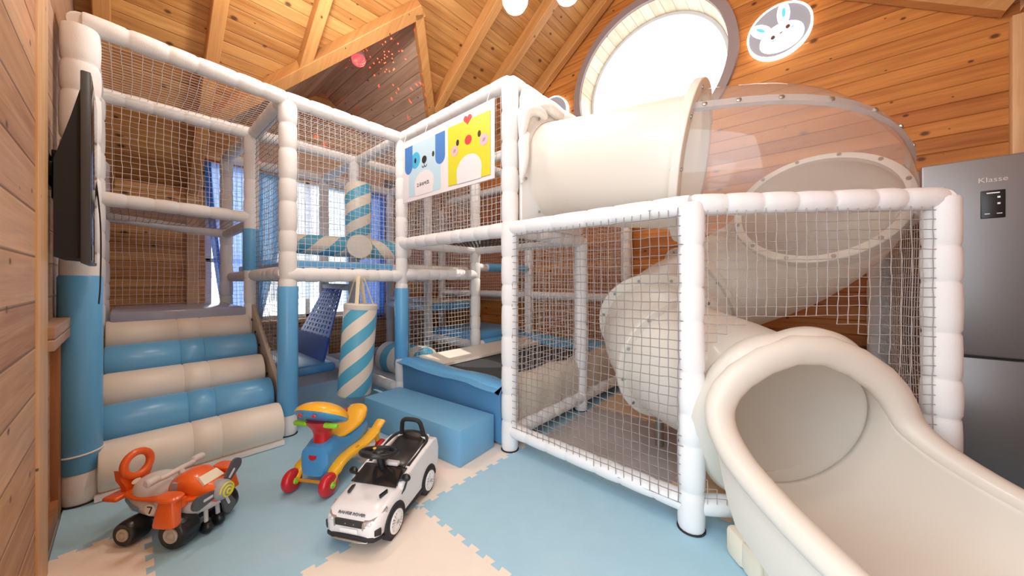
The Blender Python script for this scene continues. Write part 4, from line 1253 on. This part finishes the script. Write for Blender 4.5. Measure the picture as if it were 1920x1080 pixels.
# disco lamp throwing red streaks on the dormer ceiling
dl = thing('disco_lamp', 'small pink glowing disco lamp under the dormer ridge', 'lamp', (-3.9, 1.76, 3.755))
q = MB(); q.lathe([(.045, .075), (.062, .06), (.07, .02), (.072, .0)], (0, 0, 0), (0, 0, 1), 24); q.build('lamp_base', plain('pale_pink_plastic', (.75, .55, .58), .3), dl)
q = MB(); q.lathe([(.072, 0), (.078, -.02), (.066, -.065), (.035, -.09), (.01, -.095)], (0, 0, 0), (0, 0, 1), 24)
mt = emit('disco_glow', (1.0, .14, .10), 1.3); nt = mt.node_tree
vo = nt.nodes.new('ShaderNodeTexVoronoi'); vo.inputs['Scale'].default_value = 26; tc = nt.nodes.new('ShaderNodeTexCoord'); rp = nt.nodes.new('ShaderNodeValToRGB')
rp.color_ramp.elements[0].color = (1, .5, .2, 1); rp.color_ramp.elements[1].color = (.75, .10, .14, 1); rp.color_ramp.elements[1].position = .5
nt.links.new(tc.outputs['Object'], vo.inputs['Vector']); nt.links.new(vo.outputs['Distance'], rp.inputs[0]); nt.links.new(rp.outputs[0], nt.nodes['Principled BSDF'].inputs['Emission Color'])
q.build('lamp_dome', mt, dl)
l = bpy.data.lights.new('disco_beams', 'POINT'); l.energy = 120; l.color = (1, .10, .05); l.shadow_soft_size = 0.0; l.use_nodes = True
ln = l.node_tree.nodes; ll = l.node_tree.links; em = ln['Emission']
g = ln.new('ShaderNodeNewGeometry'); v1 = ln.new('ShaderNodeTexVoronoi'); v1.inputs['Scale'].default_value = 7.0
mr = ln.new('ShaderNodeMapRange'); mr.inputs[1].default_value = .20; mr.inputs[2].default_value = .13; mr.inputs[3].default_value = 0; mr.inputs[4].default_value = 1
ll.new(g.outputs['Incoming'], v1.inputs['Vector']); ll.new(v1.outputs['Distance'], mr.inputs[0]); ll.new(mr.outputs[0], em.inputs['Strength'])
lo = bpy.data.objects.new('disco_beams', l); COL.objects.link(lo); lo.parent = dl; lo.location = (.06, .10, -.08)

# ------------------------------------------------------------------ toys
ORANGE = plain('orange_toy_plastic', (.82, .13, .015), .3, coat=.3)
RED = plain('red_toy_plastic', (.62, .015, .02), .28, coat=.3)
YEL = plain('yellow_toy_plastic', (.90, .48, .015), .3, coat=.3)
TBLUE = plain('blue_toy_plastic', (.07, .33, .68), .3, coat=.3)
GREEN = plain('lime_toy_plastic', (.30, .72, .03), .3)
LGREY = plain('pale_grey_toy_plastic', (.66, .65, .63), .35)
DGREY = plain('dark_grey_toy_plastic', (.09, .095, .105), .45)
MGREY = plain('mid_grey_toy_plastic', (.36, .37, .38), .4)
BEIGEW = plain('beige_wheel_hub', (.50, .45, .37), .4)

def wheel(parent, c, r, w, tyre, hub, name='wheel', hub_r=.55, sides=(-1, 1), spokes=0, e=.35):
    mm = MB(); k = []
    for i in range(9):
        a = -pi / 2 + pi * i / 8
        k.append((r - r * .22 * (1 - cos(a)) ** 1.0 * e * 2.2, w / 2 * sin(a)))
    k = [(r * hub_r * .8, -w / 2 * .92)] + k + [(r * hub_r * .8, w / 2 * .92)]
    mm.lathe(k, c, (0, 1, 0), 32)
    o = mm.build(name, tyre, parent)
    for s in sides:
        h = MB(); h.lathe([(r * hub_r, 0), (r * hub_r, .006), (r * hub_r * .85, .010), (r * hub_r * .7, .006), (r * hub_r * .5, .006), (r * hub_r * .4, .011), (r * hub_r * .2, .013), (.001, .013)], (c[0], c[1] + s * w / 2 * .90, c[2]), (0, s, 0), 28)
        ho = h.build('hub_cap', hub, o)
        if spokes:
            sp_ = MB()
            for q in range(spokes):
                a = 2 * pi * q / spokes
                for da in (-.10, .10):
                    p0 = Vector((c[0] + r * .14 * cos(a), c[1] + s * (w / 2 * .9 + .010), c[2] + r * .14 * sin(a)))
                    p1 = Vector((c[0] + r * hub_r * .98 * cos(a + da * 2), c[1] + s * (w / 2 * .9 + .008), c[2] + r * hub_r * .98 * sin(a + da * 2)))
                    sp_.tube([p0, p1], .0042, 6)
            sp_.tube([(c[0] + r * hub_r * cos(2 * pi * j / 32), c[1] + s * (w / 2 * .9 + .006), c[2] + r * hub_r * sin(2 * pi * j / 32)) for j in range(32)], .005, 6, loop=True)
            sp_.build('spokes', WHITEP, ho)
    return o

# --- plane ride-on
pl = thing('plane_ride_on', 'orange and grey aeroplane ride-on toy with a grey propeller and number 7', 'ride-on toy', (-2.33, .165, 0), radians(37))
X_, Y_, Z_ = Vector((1, 0, 0)), Vector((0, 1, 0)), Vector((0, 0, 1))
hull = MB()
hull.loft([ring((x, 0, z), Y_ * w, Z_ * h, 24, 2.6) for x, z, w, h in ((-.225, .172, .03, .012), (-.20, .165, .062, .026), (-.14, .150, .088, .045), (-.04, .142, .098, .055), (.08, .140, .10, .056), (.15, .148, .09, .05), (.20, .16, .07, .045), (.228, .17, .05, .04))])
hl = hull.build('hull', LGREY, pl)
tri = MB()
tri.loft([ring((x, 0, z), Y_ * w, Z_ * h, 24, 2.8) for x, z, w, h in ((-.23, .185, .035, .010), (-.19, .185, .075, .012), (-.10, .185, .096, .013), (.05, .187, .103, .014), (.14, .19, .098, .014), (.20, .193, .078, .012))])
tri.build('trim_deck', ORANGE, pl)
cw = MB()
cw.loft([ring((x, 0, z), Y_ * w, Z_ * h, 24, 2.6) for x, z, w, h in ((.015, .20, .05, .03), (.03, .215, .066, .05), (.07, .232, .073, .056), (.11, .235, .076, .056), (.145, .222, .074, .052), (.20, .195, .062, .045), (.235, .190, .050, .042))])
cw.build('engine_cowl', ORANGE, pl)
# plain windscreen panel and side windows
ws = MB(); ws.prism([(-.050, -.024), (.050, -.024), (.044, .024), (-.044, .024)], (.171, 0, .247), (0, 1, 0), Vector((-.75, 0, .62)).normalized(), Vector((.62, 0, .75)).normalized(), .014)
ws.build('windscreen', plain('cream_windscreen', (.82, .78, .60), .4), pl)
for s in (-1, 1):
    sw = MB(); sw.prism([(.048, .215), (.085, .222), (.085, .260), (.062, .260)], (0, s * .0655, 0), X_, Z_, (0, s, 0), .012)
    sw.build('side_window', MGREY, pl)
seat = MB(); seat.ball((-.080, 0, .192), (.122, .086, .072), 24, 12, z0=0.0, z1=1.0)
seat.loft([ring((x, 0, .20), Y_ * w, Z_ * h, 16) for x, w, h in ((-.17, .05, .015), (-.15, .062, .03), (-.12, .06, .03))])
seat.build('seat', plain('pale_seat_plastic', (.70, .68, .67), .35), pl)
# backrest with ring handle
bk = MB(); mid_ = [(-.205, 0, .297)]
rp_ = [Vector((-.205 - .25 * (z - .2) * .3, y, z)) for y, z in [(.056 * cos(t), .302 + .055 * sin(t)) for t in (2 * pi * i / 32 for i in range(32))]]
bk.tube(rp_, .0165, 12, loop=True)
bk.prism([(-.045, .19), (.045, .19), (.050, .215), (.066, .25), (.070, .30), (.056, .268), (.03, .25), (0, .245), (-.03, .25), (-.056, .268), (-.070, .30), (-.066, .25), (-.050, .215)], (-.198, 0, 0), Y_, Vector((-.06, 0, 1)), X_, -.03)
bko = bk.build('backrest', ORANGE, pl, angle=50)
st_ = MB(); st_.lathe([(.020, 0), (.020, .002)], (0, 0, 0), (1, 0, 0), 20); so = st_.build('oval_sticker', plain('sticker_cream', (.85, .80, .66), .4), bko); so.location = (-.203 + .012, -.022, .228); so.scale = (1, 1, .6)
tl_ = MB(); tl_.rbox((-.235, 0, .178), (.075, .20, .022), .010, seg=3); tl_.build('tail_fin', ORANGE, pl)
for s in (-1, 1):
    wg = MB()
    wg.loft([ring((.118, s * (y), z), X_ * a, Y_ * b_, 16, 3) for y, z, a, b_ in ((.150, .118, .055, .022), (.147, .125, .057, .026), (.138, .19, .045, .028), (.134, .222, .040, .026), (.133, .226, .050, .034), (.133, .236, .052, .036), (.133, .243, .045, .03))])
    wg.rbox((.118, s * .105, .19), (.07, .05, .05), .012)
    wg.build('wing_stub', ORANGE, pl, angle=35)
hbm = MB(); hbm.tube(spline([(.0, -.105, .285), (.005, -.06, .278), (.015, 0, .285), (.005, .06, .278), (.0, .105, .285)], 6), [.016] * 2 + [.012] * 21 + [.016] * 2, 12)
for s in (-1, 1): hbm.lathe([(.012, -.03), (.018, -.025), (.018, .018), (.012, .026)], (0, s * .105, .285), (0, 1, 0), 16)
hbm.tube([(.02, 0, .28), (.045, 0, .225)], .013, 10); hbm.build('handlebar', LGREY, pl)
# propeller
pr = MB(); pr.lathe([(.046, -.02), (.048, 0), (.044, .022), (.03, .040), (.008, .048), (.001, .049)], (.225, 0, .193), (1, 0, 0), 28); pro = pr.build('propeller_hub', MGREY, pl)
ysp = MB()
for k_ in range(1):
    pts = []
    for i in range(50):
        t = i / 49; a = t * 5.0 * pi; r = .004 + .034 * t
        pts.append((.225 + .0495 - .9 * max(0, r - .008) ** 1.15 * .75, r * cos(a), .193 + r * sin(a)))
    ysp.tube(pts, .0036, 6)
ysp.build('spiral_mark', plain('yellow_mark', (.80, .75, .03), .4), pro)
for k_, a in enumerate((radians(133), radians(2), radians(-112))):
    bl_p = []
    for t in range(15):
        q = pi * t / 14 - pi / 2
        bl_p.append((.112 + .030 * cos(q), .030 * sin(q)))
    bl_p = [(.035, -.018)] + bl_p[:1] + bl_p + [(.035, .018)]
    ca, sa = cos(a), sin(a); ux = Vector((0, -ca, sa)); uy = Vector((0, -sa, -ca)) * -1
    b = MB(); b.prism(bl_p, (.227, 0, .193), ux, uy, X_, .012); bo = b.build('propeller_blade', DGREY, pl)
    g = MB(); g.prism([(.05, -.006), (.092, -.006), (.096, 0), (.092, .006), (.05, .006)], (.2385, 0, .193), ux, uy, X_, .002); g.build('blade_insert', LGREY, bo)
# stripes and number disc on the hull
for s in (-1, 1):
    nd = MB(); nd.lathe([(.026, 0), (.026, .0025)], (-.022, s * .0985, .147), (0, s, 0), 28); ndo = nd.build('number_disc', plain('disc_cream', (.84, .79, .68), .4), pl)
    cb = MB()
    b_ = s
    def P2(x, z): return Vector((-.022 - s * x, s * .1018, .147 + z))
    for pa, pb, w in (((-.012, .014), (.012, .014), .0028), ((.012, .014), (-.002, -.016), .0034)):
        cb.tube([P2(*pa), P2(*pb)], [(w, .0006)] * 2, 6, up=(0, 1, 0))
    cb.build('numeral', BLACK, ndo)
    sp2 = MB(); sp2.tube([(-.19, s * .066, .163), (-.14, s * .089, .160), (-.11, s * .0955, .145), (-.085, s * .098, .142)], [(.002, .010)] * 4, 8, up=(0, 0, 1)); sp2.build('side_stripe', plain('steel_blue_paint', (.16, .32, .52), .4), pl)
for x, r in ((-.105, .056), (.130, .068)):
    for s in (-1, 1):
        wheel(pl, (x, s * .100, r), r, .085, BLACK, BEIGEW, e=.30, sides=(s,), hub_r=.50)
    ax = MB(); ax.tube([(x, -.09, r), (x, .09, r)], .010, 8); ax.build('axle', DGREY, pl)
for s in (-1, 1):
    nw = MB(); nw.ball((.185, s * .03, .030), (.032, .022, .030), 18, 10); nw.build('nose_wheel', BLACK, pl)
    lg = MB(); lg.tube([(.185, s * .03, .05), (.18, s * .028, .125)], .009, 10); lg.build('nose_strut', LGREY, pl)

# --- yellow, blue and red ride-on
wk = thing('scooter_ride_on', 'yellow, blue and red ride-on toy with a round steering console and green grips', 'ride-on toy', (-2.14, .70, 0), radians(-59))
for s in (-1, 1):
    arm_ = MB()
    arm_.tube(spline([(.01, s * .115, .055), (-.03, s * .112, .10), (-.10, s * .108, .135), (-.20, s * .112, .145), (-.32, s * .118, .150), (-.42, s * .122, .175), (-.50, s * .125, .215)], 5),
              [(.024, .034)] * 6 + [(.026, .042)] * 12 + [(.024, .046)] * 8 + [(.018, .036)] * 5, 14, up=(0, 1, 0))
    ao = arm_.build('side_arm', YEL, wk)
    gd = MB(); gd.lathe([(.030, -.002), (.030, .004), (.024, .008)], (-.22, s * .132, .145), (0, s, 0), 20); gd.build('orange_ring', plain('amber_toy_plastic', (.75, .33, .02), .3), ao)
    gd = MB(); gd.lathe([(.020, .0), (.020, .010), (.012, .013)], (-.22, s * .134, .145), (0, s, 0), 20); gd.build('green_button', GREEN, ao)
    wheel(wk, (.015, s * .118, .063), .063, .056, RED, GREEN, hub_r=.28, sides=(-s, s), e=.8)
    wheel(wk, (-.46, s * .145, .052), .052, .05, RED, GREEN, hub_r=.28, sides=(s,), e=.8)
    brk = MB(); brk.tube([(-.46, s * .13, .055), (-.44, s * .122, .16)], .016, 10); brk.build('rear_bracket', YEL, wk)
fa = MB(); fa.tube([(.0, -.11, .06), (.0, .11, .06)], .009, 8); fa.rbox((-.05, 0, .10), (.05, .17, .05), .01); fa.build('front_axle', plain('amber_axle', (.65, .28, .02), .4), wk)
bd = MB()
bd.loft([ring((x, 0, z), Y_ * w, Z_ * h, 24, 3.2) for x, z, w, h in ((-.005, .135, .070, .05), (-.02, .16, .088, .085), (-.08, .178, .092, .10), (-.15, .172, .090, .09), (-.22, .170, .090, .075), (-.32, .185, .092, .075), (-.40, .20, .088, .075), (-.425, .21, .07, .06))])
bdo = bd.build('body', TBLUE, wk)
em_ = MB(); em_.prism([(-.026, .012), (.026, .012), (.022, -.004), (.010, -.012), (-.010, -.012), (-.022, -.004)], (-.012, 0, .19), Y_, Vector((-.12, 0, 1)).normalized(), X_, .009); em_.build('front_emblem', RED, bdo)
cl = MB(); cl.loft([ring((x, 0, z), X_ * a, Y_ * b_, 20, 2.6) for x, z, a, b_ in ((-.085, .25, .045, .05), (-.085, .30, .040, .048), (-.085, .33, .048, .058), (-.08, .36, .065, .078), (-.075, .385, .07, .085))])
cl.build('steering_column', RED, wk)
Rt = Matrix.Rotation(radians(-34), 3, 'Y')
c1 = MB(); c1.ball((-.075, 0, .405), (.118, .162, .035), 32, 10, R=Rt, z0=-1, z1=0.0); c1.build('console_base', TBLUE, wk)['label'] = 'blue underside'
c2 = MB(); c2.ball((-.075, 0, .405), (.120, .163, .075), 32, 10, R=Rt, z0=0.0, z1=1); c2o = c2.build('console_cover', YEL, wk)
for y in (-.045, .045):
    kb = MB(); kb.ball((.036, y, .447), (.008, .015, .008), 12, 6); kb.build('red_knob', RED, c2o)
kb = MB(); kb.ball((-.145, .10, .415), (.022, .018, .014), 12, 6); kb.build('red_knob', RED, c2o)
for s in (-1, 1):
    gp = MB(); gp.lathe([(.010, .055), (.015, .06), (.015, .135), (.010, .142)], (-.03, 0, .372), (0, s, 0), 16); gp.build('hand_grip', GREEN, wk)
se = MB()
se.loft([ring((x, 0, z), Y_ * w, Z_ * h, 24, 2.6) for x, z, w, h in ((-.15, .252, .055, .012), (-.18, .252, .080, .018), (-.25, .255, .088, .022), (-.33, .268, .090, .028), (-.38, .290, .085, .038), (-.425, .312, .07, .040), (-.44, .32, .05, .03))])
se.build('seat', YEL, wk)

# --- white car ride-on
cr = thing('car_ride_on', 'white push-along toy car with black seat, steering wheel and handle', 'ride-on toy', (-1.607, .774, 0), radians(-61.6))
CW = plain('white_car_plastic', (.80, .80, .81), .22, coat=.4)
def sec(x, w, z0, z1, n=28, e=5): return ring((x, 0, (z0 + z1) / 2), Y_ * w, Z_ * ((z1 - z0) / 2), n, e)
lb = MB()
lb.loft([sec(*q) for q in ((.135, .095, .065, .125), (.125, .122, .055, .150), (.095, .138, .05, .168), (.05, .142, .05, .180), (-.04, .143, .05, .198), (-.075, .143, .055, .203))])
lb.build('hood', CW, cr, angle=50)
# side walls rising to the rear, open in the middle
for s in (-1, 1):
    sd = MB()
    out_p = [(-.06, .055), (-.06, .203), (-.12, .222), (-.20, .240), (-.30, .258), (-.40, .272), (-.455, .262), (-.475, .20), (-.47, .12), (-.455, .07)]
    sd.prism(out_p, (0, s * .095, 0), X_, Z_, (0, s, 0), .048)
    so_ = sd.build('side_panel', CW, cr, smooth=False)
    md = so_.modifiers.new('round', 'BEVEL'); md.width = .012; md.segments = 3
    sk = MB(); sk.rbox((-.17, s * .138, .055), (.24, .016, .018), .005); sk.build('side_skirt', BLACKM, so_)
    vt = MB(); vt.prism([(-.085, .165), (-.055, .16), (-.10, .205), (-.125, .21)], (0, s * .1425, 0), X_, Z_, (0, s, 0), .003); vt.build('side_vent', BLACK, so_)
rr_ = MB(); rr_.loft([sec(*q) for q in ((-.40, .10, .06, .262), (-.445, .125, .06, .270), (-.475, .125, .07, .255), (-.49, .11, .09, .21))]); rr_.build('rear_body', CW, cr, angle=50)
fl_ = MB(); fl_.rbox((-.25, 0, .125), (.36, .20, .11), .008); fl_.build('cockpit_floor', BLACKM, cr)
ds = MB(); ds.prism([(-.055, .20), (-.060, .208), (-.135, .238), (-.150, .236), (-.15, .17), (-.07, .17)], (0, -.118, 0), X_, Z_, Y_, .236); ds.build('dashboard', BLACK, cr, smooth=False)
wsn = MB(); wsn.add([(-.035, -.125, .203), (-.035, .125, .203), (-.115, .105, .245), (-.115, -.105, .245), (-.035, -.125, .199), (-.035, .125, .199), (-.115, .105, .241), (-.115, -.105, .241)], [(0, 1, 2, 3), (7, 6, 5, 4), (0, 4, 5, 1), (1, 5, 6, 2), (2, 6, 7, 3), (3, 7, 4, 0)])
wsn.build('windscreen', clear_plastic('dark_windscreen', (.25, .25, .25), .02, 1.2), cr, smooth=False)
st2 = MB()
st2.loft([ring((x, 0, z), Y_ * w, Z_ * h, 24, 3) for x, z, w, h in ((-.19, .205, .08, .012), (-.21, .208, .098, .022), (-.30, .215, .104, .028), (-.38, .235, .10, .035), (-.425, .262, .085, .028), (-.44, .27, .06, .015))])
st2.build('seat', BLACK, cr)
sr = MB(); sr.tube(spline([(-.17, -.112, .232), (-.30, -.115, .252), (-.40, -.10, .280), (-.435, 0, .290), (-.40, .10, .280), (-.30, .115, .252), (-.17, .112, .232)], 6), .009, 10); sr.build('seat_rim', BLACKM, cr)
tb = MB(); tb.rbox((-.155, .03, .248), (.03, .075, .02), .006); tb.build('white_tab', WHITEP, cr)
swh = MB(); cx, cz = -.085, .335; tlt = Matrix.Rotation(radians(-14), 3, 'Y')
def SWp(x, y, z=0): return Vector((cx, 0, cz)) + tlt @ Vector((x, y, z))
swh.tube([SWp(.086 * cos(2 * pi * j / 40), .086 * sin(2 * pi * j / 40)) for j in range(40)], .012, 12, loop=True)
for a in (0.5, 2.64, -pi / 2):
    swh.tube([SWp(0, 0, -.006), SWp(.08 * sin(a), .08 * cos(a))], [(.016, .006)] * 2, 8)
swh.ball(SWp(0, 0, .002), (.034, .034, .014), 16, 8); swo = swh.build('steering_wheel', BLACK, cr)
yb = MB(); yb.ball(SWp(-.01, -.035, .012), (.010, .010, .005), 12, 6); yb.build('horn_button', YEL, swo)
cm_ = MB(); cm_.tube([(-.125, 0, .20), (-.115, 0, .24), (-.092, 0, .33)], [.026, .018, .024], 14); cm_.build('steering_column', BLACK, cr)
hd_ = MB(); hd_.tube(spline([(-.420, -.074, .262), (-.408, -.066, .32), (-.398, -.05, .368), (-.395, 0, .378), (-.398, .05, .368), (-.408, .066, .32), (-.420, .074, .262)], 6), .0125, 12); hd_.build('push_handle', BLACKM, cr)
hdm = MB(); hdm.rbox((-.425, 0, .268), (.05, .19, .022), .009); hdm.build('handle_mount', WHITEP, cr)
# nose details
gr_ = MB(); gr_.loft([[Vector((x, y, z)) for y, z in ((-.068, .113), (.068, .113), (.074, .140), (-.074, .140))] for x in (.110, .1385)]); go = gr_.build('grille', plain('grille_black', (.03, .03, .03), .5, bump=.6, bscale=300), cr, smooth=False)
for y in (-.018, .024):
    d_ = MB(); d_.ball((.139, y, .126), .003, 8, 6); d_.build('chrome_dot', STEEL, go)
for s in (-1, 1):
    hlm = MB(); hlm.loft([[Vector((.139 - .0, s * .070, .112)), Vector((.141, s * .070, .141)), Vector((.125, s * .072, .146)), Vector((.12, s * .07, .112))],
                          [Vector((.122, s * .112, .120)), Vector((.121, s * .114, .149)), Vector((.10, s * .11, .155)), Vector((.10, s * .11, .12))],
                          [Vector((.060, s * .1405, .150)), Vector((.056, s * .1405, .166)), Vector((.05, s * .13, .168)), Vector((.05, s * .13, .15))]])
    ho = hlm.build('headlight', plain('chrome_lens', (.50, .50, .52), .12, metal=.7), cr, smooth=False)
    lm = MB(); lm.ball((.126, s * .094, .131), (.010, .014, .010), 14, 8); lm.build('lamp_lens', plain('lens_white', (.8, .8, .8), .1, metal=.3), ho)
    cc = MB(); cc.tube([(.141, s * .071, .110), (.143, s * .072, .126), (.141, s * .073, .142)], .003, 6); cc.build('chrome_trim', STEEL, go)
    fg = MB(); fg.rbox((.108, s * .124, .093), (.03, .03, .028), .004, R=Matrix.Rotation(s * radians(38), 3, 'Z')); fg.build('fog_vent', BLACK, cr)
    fs_ = MB(); fs_.tube([(.125, s * .116, .090), (.112, s * .133, .090)], .003, 6); fs_.build('vent_bar', STEEL, cr)
    hv = MB(); hv.prism([(-.0, .0), (.052, -.010), (.058, .0), (.012, .010)], (-.02, s * .088, .1885), X_, Y_ * s, Z_, .012); hv.build('hood_vent', BLACK, cr)
    mi = MB(); mi.ball((-.085, s * .150, .225), (.014, .024, .019), 14, 8); mi.tube([(-.075, s * .12, .215), (-.083, s * .145, .222)], .007, 8); mi.build('side_mirror', BLACK, cr)
lbm = MB(); lbm.loft([sec(*q, 24, 4) for q in ((.142, .085, .052, .078), (.128, .122, .048, .080), (.09, .140, .046, .068), (.07, .141, .046, .060))]); lbm.build('lower_bumper', BLACKM, cr)
sk_ = MB(); sk_.tube([(.118, -.112, .080), (.136, -.088, .055), (.143, -.06, .058), (.144, .06, .058), (.136, .088, .055), (.118, .112, .080)], [(.0055, .004)] * 6, 8); sk_.build('silver_skid_trim', plain('champagne_trim', (.55, .50, .42), .3, metal=.6), cr)
np_ = MB(); np_.rbox((.1395, 0, .097), (.004, .09, .018), .0015); np_.build('number_plate', WHITEP, cr)
text_mesh('RANGE ROVER', .0165, plain('hood_lettering', (.22, .22, .23), .4), cr, (.1185, 0, .1575), (radians(33), 0, pi / 2), 'lettering', .003).scale = (1.25, 1, 1)
for x in (0, -.34):
    for s in (-1, 1):
        wheel(cr, (x, s * .122, .068), .068, .052, plain('tyre_black', (.02, .02, .02), .6) if (x, s) == (0, -1) else bpy.data.materials['tyre_black'], MGREY, hub_r=.70, sides=(s,), spokes=9, e=.2)
        wa = MB(); wa.tube([(x + .078 * cos(a), s * .1435, .068 + .078 * sin(a)) for a in (pi * i / 16 for i in range(17))], .006, 8); wa.build('wheel_arch', BLACKM, cr)
        ww = MB(); ww.lathe([(.077, 0), (.077, .03)], (x, s * .116, .068), (0, s, 0), 28); ww.build('wheel_well', BLACKM, cr)
    ax = MB(); ax.tube([(x, -.12, .068), (x, .12, .068)], .012, 8); ax.build('axle', BLACKM, cr)
